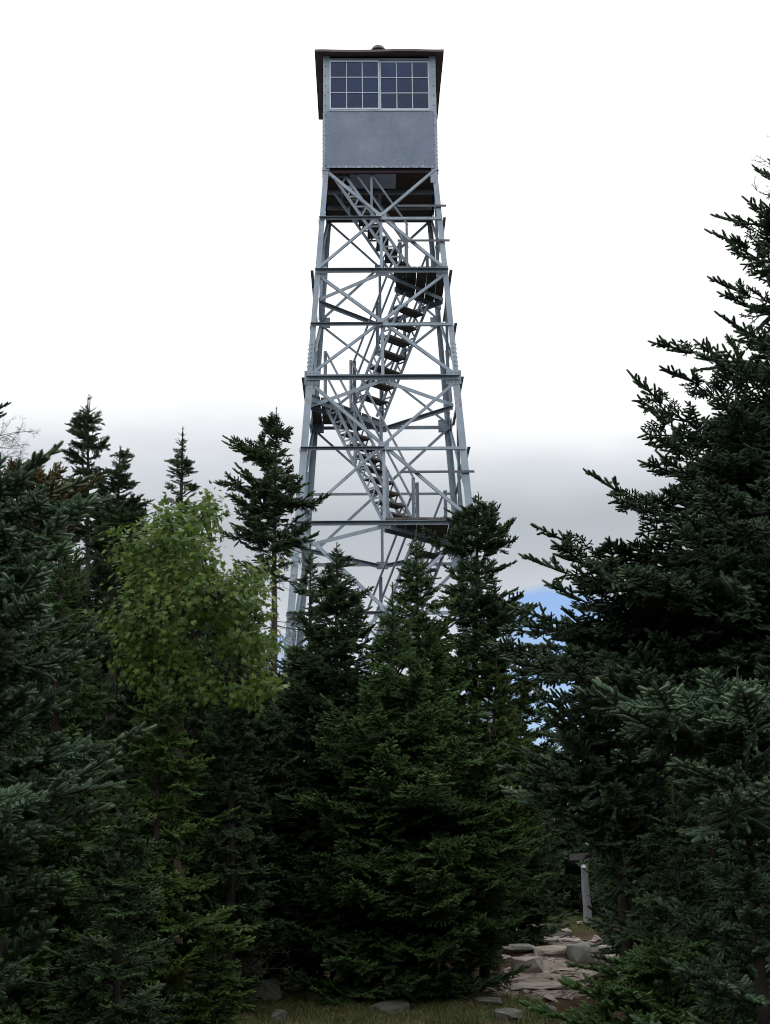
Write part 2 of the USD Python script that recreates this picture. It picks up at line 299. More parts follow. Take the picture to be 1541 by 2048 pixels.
levels = [zF, zA, zC, zE, zH, zG + .2]
for k in range(4):
    n = FN[k]
    R = lambda p, k=k: rotz(p, k)
    for i in range(5):
        z1, z0 = levels[i], levels[i + 1]; h1, h0 = half(z1), half(z0)
        zx = z0 + (z1 - z0) * h0 / (h0 + h1); hx = half(zx)       # where the diagonals cross
        big = .055 if i < 3 else .062
        e1, e0 = .045, .045
        a = (R((-h1 + e1, -h1 + .012, z1 - .05)), R((h0 - e0, -h0 + .012, z0 + .06)))
        b = (R((h1 - e1, -h1 - .010, z1 - .05)), R((-h0 + e0, -h0 - .010, z0 + .06)))
        part('brace', angle(*a, n, big, .007, -1), STEEL, tower)
        part('brace', angle(*b, n, big * .85, .007, 1, off=.0), STEEL, tower)
        # mid strut in two halves and the hanger below the crossing
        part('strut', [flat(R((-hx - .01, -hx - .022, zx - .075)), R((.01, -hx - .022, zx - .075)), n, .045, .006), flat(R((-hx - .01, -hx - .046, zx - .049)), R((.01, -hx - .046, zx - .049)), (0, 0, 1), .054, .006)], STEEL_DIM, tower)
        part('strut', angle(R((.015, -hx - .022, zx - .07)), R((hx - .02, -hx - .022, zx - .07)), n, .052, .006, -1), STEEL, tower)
        part('gusset_plate', frame_box(R((0, -hx + .0, zx - .015)), R((.095, 0, 0)), R((0, .004, 0)), R((0, 0, .075))), STEEL, tower)
        if i < 4:
            part('hanger', angle(R((.0, -hx + .025, zx - .06)), R((.0, -h0 + .04, z0 + .03)), n, .055, .006, 1), STEEL, tower)
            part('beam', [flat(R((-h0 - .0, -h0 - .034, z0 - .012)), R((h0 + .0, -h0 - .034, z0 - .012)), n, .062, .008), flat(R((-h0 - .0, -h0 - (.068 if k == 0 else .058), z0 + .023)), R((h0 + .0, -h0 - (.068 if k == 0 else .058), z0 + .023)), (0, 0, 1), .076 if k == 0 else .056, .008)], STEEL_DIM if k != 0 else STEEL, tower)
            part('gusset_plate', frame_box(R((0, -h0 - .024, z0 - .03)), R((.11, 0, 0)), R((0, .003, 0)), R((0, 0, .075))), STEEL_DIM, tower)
            for s in (-1, 1):
                part('gusset_plate', frame_box(R((s * (h0 - .115), -h0 - .004 + .022, z0 - .0)), R((.10, 0, 0)), R((0, .003, 0)), R((0, 0, .11))), STEEL, tower)
            # plan bracing: from the middle of this face to the middle of the next
            part('plan_brace', angle(R((.05, -h0 + .05, z0 - .03)), R((h0 - .05, -.05, z0 - .03)), (0, 0, 1), .07, .007, -1), STEEL, tower)
for s, z in ((1, zA + .62), (1, zA + 1.35), (1, zE + .93)):       # guard rails of the two right-hand landings
    hz = half(z); y = -hz - .03
    part('guard_rail', angle((.30, y, z), (hz + .09, y, z), (0, -1, 0), .045, .006, 1), RAIL, tower)

# landings: planks on two bearers
def clip_poly_plank(poly, x0, x1):
    from shapely.geometry import Polygon, box
    g = Polygon(poly).intersection(box(x0, -5, x1, 5))
    return g if g.geom_type == 'Polygon' and g.area > .003 else None
def landing(poly, z, edge, seed):
    ld = holder('landing', tower); r = random.Random(seed)
    xs0, xs1 = min(p[0] for p in poly), max(p[0] for p in poly); x = xs0
    while x < xs1 - .02:
        w = .19; g = clip_poly_plank(poly, x, min(x + w - r.uniform(.004, .016), xs1)); x += w
        if g is None: continue
        m = trimesh.creation.extrude_polygon(g, .042, engine='earcut'); m.apply_translation((0, 0, z + r.uniform(.0, .006)))
        part('plank', m, DECK, ld)
    (ax, ay), (bx_, by) = edge
    part('bearer', flat((ax, ay, z - .055), (bx_, by, z - .055), unit((-(by - ay), bx_ - ax, 0)), .10, .03), STEEL_DIM, ld)
    return ld
hA, hC, hE, hH = (half(z) for z in (zA, zC, zE, zH))
part('gusset_plate', frame_box((.985, -half(14.5) - .012, 14.50), (.045, 0, 0), (0, .004, 0), (0, 0, .085)), STEEL, tower)
landing([(.28, -hA), (hA - .03, -hA), (hA - .03, .36), (.96, .34), (.28, -.40)], zA + .05, ((.26, -.42), (hA - .05, .44)), 1)
landing([(-hC + .03, hC - .02), (-hC + .03, -.30), (-1.02, -.02), (.02, hC - .1), (.05, hC - .02)], zC + .05, ((-hC + .06, -.26), (.05, hC - .06)), 2)
landing([(.02, -hE - .03), (hE - .03, -hE - .03), (hE - .03, .36), (.98, -.14), (.0, -1.12)], zE + .05, ((.0, -1.15), (hE - .05, .40)), 3)
landing([(-hH + .03, hH - .02), (-hH + .03, -.28), (-1.2, .26), (.02, hH - .1), (.05, hH - .02)], zH + .05, ((-hH + .06, -.26), (.05, hH - .06)), 4)

def flight(top, bot, wdir, width, rails, seed):
    """stair: laced stringers, plank treads, pipe rails. top and bot are the centre line's ends, wdir the tread's direction"""
    st = holder('stair_flight', tower); r = random.Random(seed)
    top, bot, wd = np.asarray(top, float), np.asarray(bot, float), unit(wdir)
    d = unit(bot - top); L = np.linalg.norm(bot - top); run = unit([d[0], d[1], 0]); nrm = unit(np.cross(wd, d))
    if nrm[2] < 0: nrm = -nrm
    for s in (-1, 1):
        o = wd * s * width / 2; dep = .20; m = []
        a, b = top + o, bot + o
        m.append(flat(a + nrm * dep / 2, b + nrm * dep / 2, wd, .05, .03)); m.append(flat(a - nrm * dep / 2, b - nrm * dep / 2, wd, .05, .03))
        k = int(L / .23)
        for q in range(k):
            u, v = a + d * L * q / k, a + d * L * (q + .5) / k; w = a + d * L * (q + 1) / k
            m.append(flat(u - nrm * dep / 2, v + nrm * dep / 2, wd, .032, .012, off=.004)); m.append(flat(v + nrm * dep / 2, w - nrm * dep / 2, wd, .032, .012, off=-.004))
        part('stringer', m, STEEL, st)
    nt = max(int(round((top[2] - bot[2]) / .245)), 2)
    for q in range(1, nt):
        c = top + (bot - top) * q / nt + run * .02
        tilt = r.uniform(-.01, .01)
        part('tread', frame_box(c, wd * (width / 2 - .02), run * .115, np.array([0, 0, .021]) + run * tilt), DECK, st)
    for s in rails:
        o = wd * s * (width / 2 + .05)
        for hgt in (.52, .98):
            part('handrail', tube([top + o + (0, 0, hgt), bot + o + (0, 0, hgt)], .021, 8), STEEL_DIM, st)
        for q in (0, .5, 1):
            c = top + (bot - top) * q + o
            part('rail_post', angle(c + (0, 0, -.05), c + (0, 0, 1.0), run, .045, .006, 1), STEEL_DIM, st)
    return st
dg = np.array([1, 1, 0]) / math.sqrt(2)
flight((-.80, -.58, zF - .04), (.50, -.58, zA + .09), (0, 1, 0), .60, (-1, 1), 1)
flight((.63, -.05, zA + .02), (-.26, .84, zC + .08), dg, .66, (-1, 1), 2)
flight((-.81, .29, zC + .08), (.315, -.835, zE + .09), dg, .58, (-1, 1), 3)
flight((.865, -.285, zE + .02), (-.465, 1.045, zH + .08), dg, .66, (-1, 1), 4)
flight((-1.015, .495, zH + .08), (.43, -.95, zG + .2), dg, .58, (-1, 1), 5)

# cab: floor, walls, windows, roof
part('cab_floor', [bx(-1.03, 1.03, -1.03 + .22 * i, -1.03 + .22 * i + .212, zF + .0 + .002 * (i % 2), zF + .04) for i in range(9)] + [bx(-1.03, 1.03, .952, 1.03, zF, zF + .04)], FLOORM, tower)
for y in (-1.0, -.18, .46, 1.0):
    part('floor_joist', bx(-1.04, 1.04, y - .03, y + .03, zF - .085, zF - .002), STEEL_DIM if y in (-.18, .46) else SOFFIT, tower)
part('floor_joist', bx(-.03, .03, -.148, .428, zF - .06, zF - .003), STEEL_DIM, tower)
part('floor_joist', bx(-.03, .03, .492, .968, zF - .06, zF - .003), STEEL_DIM, tower)
part('hatch_panel', bx(-.58, .30, -.93, -.30, zF - .03, zF - .012), HATCH, tower)
zS = 15.955                                                         # window sill
hw = 1.062
def wavy_panel(k):
    nx, nz = 26, 14; w = hw - .035
    X, Z = np.meshgrid(np.linspace(-w, w, nx), np.linspace(zF - .02, zS - .03, nz), indexing='ij')
    dent = .008 * (meshkit.fbm(np.stack([X * 2.2 + 7 * k, Z * 2.2, X * 0], -1), 3, k) - .5)
    v = np.stack([X, -hw - .024 + dent, Z], -1).reshape(-1, 3); vb = v + (0, .012, 0)
    i, j = np.meshgrid(np.arange(nx - 1), np.arange(nz - 1), indexing='ij'); a = (i * nz + j).ravel(); N = len(v)
    f = np.vstack([np.stack([a, a + nz, a + nz + 1], 1), np.stack([a, a + nz + 1, a + 1], 1)])
    m = trimesh.Trimesh(np.vstack([v, vb]), np.vstack([f, f[:, ::-1] + N]), process=False)
    m.vertices = np.array([rotz(p, k) for p in m.vertices]); return m
GLASS = [mat('window_glass_%d' % q, {'t': ('transparent_bsdf', {}), 'gg': ('geometry', {}), 'nz': ('noise_texture', {'scale': 2.3, 'detail': 5.0}), 'rp': ('rgb_ramp', {'ramp': [(.3, tuple(x * w for x in (.085, .28, .62))), (.55, tuple(x * w for x in (.12, .38, .78))), (.72, tuple(x * w for x in (.19, .45, .76)))]}), 'g': ('glossy_bsdf', {'color': (.8, .9, 1), 'roughness': .08}), 'f': ('fresnel', {'IOR': 1.5}), 'm': ('mix_closure', {})},
            [('gg.position', 'nz.vector'), ('nz.fac', 'rp.fac'), ('rp.color', 't.color'), ('f.fac', 'm.fac'), ('t.BSDF', 'm.closure1'), ('g.BSDF', 'm.closure2')], 'm.closure') for q, w in enumerate((1.0, .95, 1.04))]
zW0, zW1 = zS + .03, 17.02                                          # glazed opening
for k in range(4):
    Rk = lambda m, k=k: (m.apply_transform(trimesh.transformations.rotation_matrix(k * PI / 2, [0, 0, 1])), m)[1]
    part('cab_wall', wavy_panel(k), SHEET, tower, smooth=True)
    part('wall_flange', Rk(bx(-hw + .05, hw - .05, -hw - .034, -hw - .0285, zF - .02, zF + .022)), SHEETW, tower)
    part('sill', Rk(bx(-hw + .10, hw - .10, -hw - .03, -hw + .02, zS - .03, zS - .002)), STEEL, tower)
    part('bolt', [Rk(hexbolt((x, -hw - .034, zF + .0), (0, -1, 0), .008)) for x in np.linspace(-.95, .95, 17)], STEEL_DIM, tower)
    for si, (x0, x1) in enumerate(((-.955, -.002), (.002, .955))):
        yo = -hw - .012 if si == 0 else -hw + .006
        w = holder('window', tower)
        fw = .026
        part('sash', [Rk(m) for m in (bx(x0, x1, yo - .012, yo + .012, zW0 - .02, zW0 + .012), bx(x0, x1, yo - .012, yo + .012, zW1 - .035, zW1),
              bx(x0, x0 + fw, yo - .0125, yo + .0125, zW0 + .012, zW1 - .035), bx(x1 - fw, x1, yo - .0125, yo + .0125, zW0 + .012, zW1 - .035))], SASH, w)
        gx = np.linspace(x0 + fw, x1 - fw, 4); gz = np.linspace(zW0 + .012, zW1 - .035, 4)
        for q in (1, 2):
            part('glazing_bar', Rk(bx(gx[q] - .0075, gx[q] + .0075, yo - .011, yo + .011, gz[0], gz[3])), SASH, w)
            part('glazing_bar', Rk(bx(gx[0], gx[3], yo - .0125, yo + .0095, gz[q] - .0075, gz[q] + .0075)), SASH, w)
        for a in range(3):
            for b in range(3):
                part('pane', Rk(bx(gx[a] + .004, gx[a + 1] - .004, yo - .002, yo + .002, gz[b] + .004, gz[b + 1] - .004)), GLASS[rng.randrange(3)], w)
    part('window_head', Rk(bx(-.957, .957, -hw - .02, -hw + .03, zW1 + .003, zW1 + .05)), STEEL_DIM, tower)
for sx in (-1, 1):
    for sy in (-1, 1):
        p = part('corner_post', [frame_box((sx * (hw - .045), sy * (hw + .011), (zF + zW1 + .1) / 2), (.062, 0, 0), (0, .006, 0), (0, 0, (zW1 + .1 - zF) / 2 + .06)),
             frame_box((sx * (hw + .011), sy * (hw - .05), (zF + zW1 + .1) / 2), (.006, 0, 0), (0, .055, 0), (0, 0, (zW1 + .1 - zF) / 2 + .06))], STEEL, tower)
        part('bolt', [hexbolt((sx * (hw - .03), sy * (hw + .017), z), (0, sy, 0), .011) for z in np.arange(zF + .05, zW1, .21)] +
             [hexbolt((sx * (hw + .017), sy * (hw - .03), z), (sx, 0, 0), .013) for z in np.arange(zF + .02, zS, .085)], STEEL_DIM, p)
part('ceiling', bx(-1.03, 1.03, -1.03, 1.03, zW1 + .052, zW1 + .07), CEIL, tower)
def roof_mesh():
    hr, pk, n = 1.236, zR + .70, 24; v, f = [], []
    for k in range(4):
        base = len(v)
        for i in range(n + 1):
            u = -1 + 2 * i / n
            sag = .012 * math.sin(u * 4.1 + k) + .010 * (meshkit.noise(np.array([u * 3.0, k * 2.0, .5])) - .5); sag *= (1 - u ** 8)
            for z in (zR - .045 + sag, zR + sag):
                v.append(rotz((u * hr, -hr, z), k))
            v.append(rotz((u * .07, -.07, pk), k)); v.append(rotz((u * 1.05, -1.05, zR - .045 + sag * .3), k))
        for i in range(n):
            a, b = base + 4 * i, base + 4 * (i + 1)
            f += [(a, b, b + 1), (a, b + 1, a + 1), (a + 1, b + 1, b + 2), (a + 1, b + 2, a + 2), (a, a + 3, b + 3), (a, b + 3, b)]
    return trimesh.Trimesh(np.array(v), np.array(f), process=False)
part('roof', roof_mesh(), ROOFM, tower, smooth=20)
part('soffit', bx(-1.2, 1.2, -1.2, 1.2, zR - .046 + .02, zR - .01), SOFFIT, tower)
part('vent_cap', [tube([(0, 0, zR + .66), (0, 0, zR + .79)], .09, 16)] + [trimesh.creation.revolve(np.array([(0, zR + .875), (.06, zR + .865), (.115, zR + .835), (.15, zR + .785), (.155, zR + .755), (.0, zR + .76)][::-1]), sections=20)], ROOFM, tower, smooth=40)

# ------------------------------------------------------------------ conifers
def shoot_mesh(rs, p, d, L, nl, nw, count, up, tipv, upsweep=.35, core=.46):
    """one shoot: a thin stem with needles standing all round it, swept forward and a little upward"""
    d = unit(d); a = unit(np.cross(d, up)); b = np.cross(a, d)
    s = rs.uniform(0.02, 1.0, count) ** .9; ph = rs.uniform(0, 2 * PI, count)
    out = np.cos(ph)[:, None] * a + np.sin(ph)[:, None] * b + upsweep * np.asarray(up)
    out /= np.linalg.norm(out, axis=1, keepdims=True)
    lean = rs.uniform(.2, .7, count)[:, None]
    nd = out + d * lean; nd /= np.linalg.norm(nd, axis=1, keepdims=True)
    base = p + d * (s * L)[:, None]
    w = np.cross(nd, rs.normal(size=(count, 3))); w /= np.linalg.norm(w, axis=1, keepdims=True)
    ln = nl * (1 - .35 * s ** 3)[:, None] * rs.uniform(.8, 1.15, (count, 1))
    v = np.stack([base - w * nw / 2, base + w * nw / 2, base + nd * ln], 1).reshape(-1, 3)
    f = np.arange(count * 3).reshape(-1, 3)
    t = np.repeat(np.clip(tipv * (.35 + .65 * s), 0, 1), 3)
    rc = nl * core
    st = tube([p, p + d * L * .2, p + d * L * .8, p + d * (L + nl * .15)], [rc * .6, rc, rc * .95, rc * .45], 5, caps=False)
    ts = np.clip(tipv * np.repeat([.3, .5, .8, 1.0], 5), 0, 1)
    return np.vstack([v, st.vertices]), np.vstack([f, st.faces + len(v)]), np.concatenate([t, ts])

def spray(seed, detail, style):
    """a branchlet about 0.3 m long pointing along +y, z up: stubby brush-like shoots"""
    rs = np.random.default_rng(seed); V, Fc, T = [], [], []; n = 0
    dens, nw = {2: (900, .0026), 1: (400, .0046), 0: (150, .0095)}[detail]
    nl = .024 if style != 'spruce' else .021
    up = np.array([0, 0, 1.0]); AX = .30
    def add(p, d, L, tv):
        nonlocal n
        v, f, t = shoot_mesh(rs, np.asarray(p, float), d, L, nl, nw, max(int(dens * L), 8), up, tv, .30 if style != 'spruce' else .12, .43)
        V.append(v); Fc.append(f + n); T.append(t); n += len(v)
    add((0, 0, 0), (0, 1, .02), AX, .35)
    add((0, AX * .97, .0), (rs.normal() * .1, 1, .16), .075, 1.0)
    for y in np.arange(.02, AX, .05):
        for s in (-1, 1):
            if rs.uniform() < (.12 if style != 'spruce' else .2): continue
            rem = AX - y; L = min(.055 + .42 * rem, .14) * rs.uniform(.75, 1.25)
            an = math.radians(rs.uniform(40, 66)); zt = rs.normal() * .22 + .05 if style != 'spruce' else rs.normal() * .24 + .06
            d = np.array([s * math.sin(an), math.cos(an), zt]); p = np.array([0, y + .025 * (s > 0), 0])
            old = max(L - .06, 0)
            if old > .02:
                add(p, d, old, .22)
                q = p + unit(d) * old
                add(q, d + np.array([0, .2, .16]), .065, 1.0)
                for s2 in (-1, 1):
                    if rs.uniform() < .7:
                        d2 = unit(d) * .7 + s2 * unit(np.cross(d, up)) * .7; add(q - unit(d) * .015, d2 + (0, 0, rs.normal() * .25 + .05), .05 * rs.uniform(.7, 1.25), .85)
            else:
                add(p, d, L, .9)
    return np.vstack(V), np.vstack(Fc), np.concatenate(T)
def leader_mesh(seed, detail):
    rs = np.random.default_rng(seed); V, Fc, T = [], [], []; n = 0
    dens, nw = {2: (700, .0026), 1: (380, .0042), 0: (200, .0075)}[detail]
    def add(p, d, L, tv):
        nonlocal n
        v, f, t = shoot_mesh(rs, np.asarray(p, float), d, L, .017, nw, int(dens * L), np.array([.3, .2, .9]), tv, 0, .3)
        V.append(v); Fc.append(f + n); T.append(t); n += len(v)
    add((0, 0, 0), (0.02, 0, 1), .42, .8)
    for z, k, L, e in ((.02, 5, .20, .7), (.19, 4, .13, .9), (.36, 3, .06, 1.1)):
        a0 = rs.uniform(0, 6)
        for i in range(k):
            a = a0 + i * 2 * PI / k + rs.normal() * .2
            add((0, 0, z), (math.cos(a), math.sin(a), e), L * rs.uniform(.7, 1.2), .9)
    return np.vstack(V), np.vstack(Fc), np.concatenate(T)
SPRAYS = {}
def sprays(detail, style):
    key = (detail, style)
    if key not in SPRAYS:
        SPRAYS[key] = [spray(100 * detail + i + (50 if style == 'spruce' else 0), detail, style) for i in range(5)] + [leader_mesh(7 + detail, detail)]
    return SPRAYS[key]
def raw_mesh(path, v, f, m, tip=None):
    g = UsdGeom.Mesh.Define(stage, path)
    g.CreatePointsAttr(Vt.Vec3fArray.FromNumpy(v.astype(np.float32)))
    g.CreateFaceVertexCountsAttr(Vt.IntArray.FromNumpy(np.full(len(f), 3, np.int32)))
    g.CreateFaceVertexIndicesAttr(Vt.IntArray.FromNumpy(f.astype(np.int32).ravel()))
    g.CreateSubdivisionSchemeAttr('none'); g.CreateDoubleSidedAttr(True)
    if tip is not None:
        UsdGeom.PrimvarsAPI(g).CreatePrimvar('tip', Sdf.ValueTypeNames.FloatArray, 'vertex').Set(Vt.FloatArray.FromNumpy(tip.astype(np.float32)))
    UsdShade.MaterialBindingAPI.Apply(g.GetPrim()).Bind(m)
    return g
def quats(fwd, nrm):
    """quaternions (wxyz) of frames whose y is fwd and z about nrm"""
    y = fwd / np.linalg.norm(fwd, axis=1, keepdims=True)
    x = np.cross(y, nrm); x /= np.maximum(np.linalg.norm(x, axis=1, keepdims=True), 1e-9); z = np.cross(x, y)
    from scipy.spatial.transform import Rotation
    q = Rotation.from_matrix(np.stack([x, y, z], 2)).as_quat()
    return q[:, [3, 0, 1, 2]]
def instancer(path, protos, idx, pos, q, sc, m):
    pi = UsdGeom.PointInstancer.Define(stage, path)
    for k, pr in enumerate(protos):
        raw_mesh(f'{path}/spray_{k}', *pr[:2], m, pr[2] if len(pr) > 2 else None)
        pi.GetPrototypesRel().AddTarget(f'{path}/spray_{k}')
    pi.CreateProtoIndicesAttr(Vt.IntArray.FromNumpy(np.asarray(idx, np.int32)))
    pi.CreatePositionsAttr(Vt.Vec3fArray.FromNumpy(np.asarray(pos, np.float32)))
    q = np.asarray(q, float)
    pi.CreateOrientationsAttr(Vt.QuathArray.FromNumpy(np.ascontiguousarray(q[:, [1, 2, 3, 0]], np.float16)))
    s = np.asarray(sc, np.float32); s = np.repeat(s[:, None], 3, 1) if s.ndim == 1 else s
    pi.CreateScalesAttr(Vt.Vec3fArray.FromNumpy(s))
    return pi.GetPrim()

NSPRAY = 0
BASE = {}
def conifer(name, label, cat, tip, d, prof, tint='green', style='fir', detail=1, base=None, bottom=None, gap=.15, seed=1, dens=1.0, elev=(38, -6), group=None,
            leader=1.0, dead=0, trunk_r=None, hidden_rear=1.0, sagg=.07, minr=.05, hang=.45, heroes=(), ragged=0.0):
    """tip: pixel of the top; d: distance; prof: [(pixel row, reach left, reach right)]: the crown's measured outline about the trunk"""
    global NSPRAY
    rs = np.random.default_rng(seed)
    T = at(*tip, d); px_m = d / FPX * 1.03
    bx0, by0 = T[0] if base is None else at(base, 1800, d)[0], d
    gz = float(ground_z(bx0, by0)); H = T[2] - gz
    rows = np.array([at(tip[0], r[0], d)[2] for r in prof]); Ls = np.array([r[1] for r in prof]) * px_m; Rs = np.array([r[2] for r in prof]) * px_m
    o = np.argsort(rows); rows, Ls, Rs = rows[o], Ls[o], Rs[o]
    zb = at(tip[0], bottom, d)[2] if bottom else gz + .14
    t = thing(name, label, cat, (bx0, by0, gz), 0, group)
    lean = np.array([T[0] - bx0, T[1] - by0]);
    def axis(z):
        u = np.clip((z - gz) / H, 0, 1); w = .02 * H * .3 * math.sin(z * 2.1 + seed)
        return np.array([lean[0] * u + w * (1 - u) * u, lean[1] * u, z - gz])
    tr = trunk_r or (.014 * H + .012)
    zs = np.linspace(gz - .1, T[2] - .02, 14)
    part('trunk', tube([axis(z) for z in zs], [max(tr * (1 - .94 * (z - gz) / H), .006) for z in zs], 8), BARK, t, smooth=True)
    P, FW, NR, SC, LIMB = [], [], [], [], []
    z = T[2] - .05 - .18 * leader; whorl = 0
    def reach(z, az):
        l, r = np.interp(z, rows, Ls), np.interp(z, rows, Rs); c = math.cos(az)
        side = r if c > 0 else l; mean = .5 * (l + r)
        v = abs(c) * side + (1 - abs(c)) * mean * .95; v *= 1 - ragged * (meshkit.noise(np.array([z * 4.2 + seed * 3.3, math.cos(az) * .9, math.sin(az) * .9])) < .42); return v - max(.3 * min(max(2 * v, .3), .9) - .10, 0) * .95
    def grow(c, L, n, s):
            if L > .35:
                LIMB.append(tube(c[:max(n, 3)], np.linspace(.005 + .006 * L, .003, max(n, 3)), 4, caps=False))
            tg = np.gradient(c, axis=0); tg /= np.linalg.norm(tg, axis=1, keepdims=True)
            start = .04 if L < .5 else (.08 if rs.uniform() < .85 else .3)
            tw = rs.normal() * .3
            for j in range(n):
                if s[j] < start: continue
                rem = (1 - s[j]) * L
                tx, ty, tz = tg[j]; lh = math.hypot(tx, ty) or 1e-9; lat = np.array([ty / lh, -tx / lh, 0.0]); nb = np.array([lat[1] * tz, -lat[0] * tz, lat[0] * ty - lat[1] * tx]) + lat * tw
                for sd in (-1, 1):
                    ang = math.radians(rs.uniform(38, 66)); l2 = min(.50 * rem + .12, .5 * L + .08) * rs.uniform(.65, 1.15)
                    dirv = tg[j] * math.cos(ang) + lat * sd * math.sin(ang) + np.array([0, 0, rs.normal() * .18 - .03])
                    m = max(int(round(l2 / .25)), 1)
                    for q in range(m):
                        sc = np.clip(min(l2 - q * .23, .36) / .36, .36, 1.05) * rs.uniform(.9, 1.1)
                        p = c[j] + dirv * q * .23 - np.array([0, 0, .02 * q * q])
                        P.append(p); FW.append(dirv + np.array([0, 0, .04 * q]) + rs.normal(size=3) * .10); NR.append(nb + rs.normal(size=3) * .32); SC.append(sc)
                if rs.uniform() < hang:                      # short shoots hanging below or standing above the bough
                    P.append(c[j]); FW.append(tg[j] * .7 + lat * rs.normal() * .5 + np.array([0, 0, -.6 if rs.uniform() < .65 else .5])); NR.append(lat + rs.normal(size=3) * .3); SC.append(np.clip(.35 + .5 * rem, .35, .75))
            P.append(c[-2 if n > 2 else 0]); FW.append(tg[-1] + np.array([0, 0, .08])); NR.append(np.array([0, 0, 1.0]) + rs.normal(size=3) * .2); SC.append(np.clip(L / .5, .4, .9))
    while z > zb:
        k = rs.integers(4, 6) if whorl else 4
        a0 = rs.uniform(0, 2 * PI); frac = (T[2] - z) / H
        for i in range(int(round(k * dens)) + (rs.uniform() < .6)):
            az = a0 + i * 2 * PI / k + rs.normal() * .35; zz = z + rs.normal() * .035
            ev = math.radians(np.interp(frac, [0, .06, .2, .5, 1], [elev[0], elev[0] * .7, elev[0] * .3 + elev[1] * .3, elev[1] + 2, elev[1]]) + rs.normal() * 6)
            L = reach(zz, az); L = reach(zz + .75 * L * math.sin(ev), az) * rs.uniform(.84, 1.12)
            if rs.uniform() < gap: L *= rs.uniform(.3, .75)
            L = max(L, minr)
            hz = np.array([math.cos(az), math.sin(az), 0]); sidev = np.array([-hz[1], hz[0], 0])
            if L < .17:
                P.append(axis(zz)); FW.append(hz * math.cos(ev) + np.array([0, 0, math.sin(ev)])); NR.append(np.array([0, 0, 1.0]) + rs.normal(size=3) * .2); SC.append(max(L / .36, .16)); continue
            n = max(int(L / .095), 2); s = np.linspace(0, 1, n + 1)
            lift = s * L * math.sin(ev) - sagg * L * np.sin(PI * s * .9) + .14 * L * np.clip(s - .55, 0, 1) ** 2 * 2
            bend = rs.normal() * .14
            wob = np.cumsum(rs.normal(size=(n + 1, 3)) * .012, axis=0) * (s[:, None] > 0)
            c = axis(zz)[None] + (s * L * math.cos(ev))[:, None] * hz + lift[:, None] * [0, 0, 1] + (bend * L * s * s)[:, None] * sidev + wob
            grow(c, L, n, s)
        z -= (.07 + .06 * min(1, (T[2] - z) / 1.2)) * rs.uniform(.8, 1.2); whorl += 1
    for px, py, dd, rise in heroes:                          # single long boughs measured in the photograph: their tips
        tp = at(px, py, d + dd) - np.array([bx0, by0, gz]); z0 = tp[2] + gz; b0 = axis(min(z0, T[2] - .2)); Lh = np.hypot(*(tp - b0)[:2])
        b0 = axis(np.clip(z0 - rise * Lh, gz + .2, T[2] - .1)); v = tp - b0; L = np.linalg.norm(v); v = v * (1 - .15 / L); L -= .15; n = max(int(L / .095), 3); s = np.linspace(0, 1, n + 1)
        sidev = unit(np.cross(v, [0, 0, 1])); wob = np.cumsum(rs.normal(size=(n + 1, 3)) * .012, axis=0); wob -= s[:, None] * wob[-1]
        c = b0 + s[:, None] * v + (-sagg * L * np.sin(PI * s))[:, None] * [0, 0, 1.0] + (rs.normal() * .10 * L * np.sin(PI * s))[:, None] * sidev + wob
        grow(c, L, n, s)
    N = len(P); NSPRAY += N
    P, FW, NR, SC = np.array(P), np.array(FW), np.array(NR), np.array(SC)
    idx = rs.integers(0, 5, N)
    # leader
    nl = 1
    P = np.vstack([P, axis(T[2] - .42 * leader * .95)]); FW = np.vstack([FW, [rs.normal() * .05, 1, 0]]); NR = np.vstack([NR, [0, 0, 1.0]])
    SC = np.append(SC, leader); idx = np.append(idx, 5)
    cr = instancer(f'{t.GetPath()}/crown', sprays(detail, style), idx, P, quats(FW, NR), SC, NEEDLE[tint])
    tag(cr, kind='stuff')
    if LIMB: tag(part('limbs', LIMB, BARK, t), kind='stuff')
    if dead:
        out = []
        for _ in range(dead):
            zz = rs.uniform(zb - .9, zb + .5); az = rs.uniform(0, 2 * PI); out += twig(rs, axis(max(zz, gz + .3)), np.array([math.cos(az), math.sin(az), rs.normal() * .15]), rs.uniform(.25, .7), .006, 2)
        tag(part('dead_twigs', out, TWIG, t), kind='stuff')
    BASE[str(t.GetPath())] = np.array([bx0, by0, gz])
    return t
def twig(rs, p, d, L, r, depth):
    """a bare branching twig as tubes"""
    d = unit(d); n = 4; c = [np.asarray(p, float)]
    for k in range(n):
        d = unit(d + rs.normal(size=3) * .10); c.append(c[-1] + d * L / n)
    out = [tube(c, np.linspace(r, r * .35, n + 1), 3, caps=False)]
    if depth:
        for k in range(1, n + 1):
            for _ in range(2):
                if rs.uniform() < .8:
                    s = unit(np.cross(d, rs.normal(size=3))); out += twig(rs, c[k], d * .7 + s * .75, L * rs.uniform(.3, .55) * (1.15 - k / n * .5), r * .55, depth - 1)
    return out
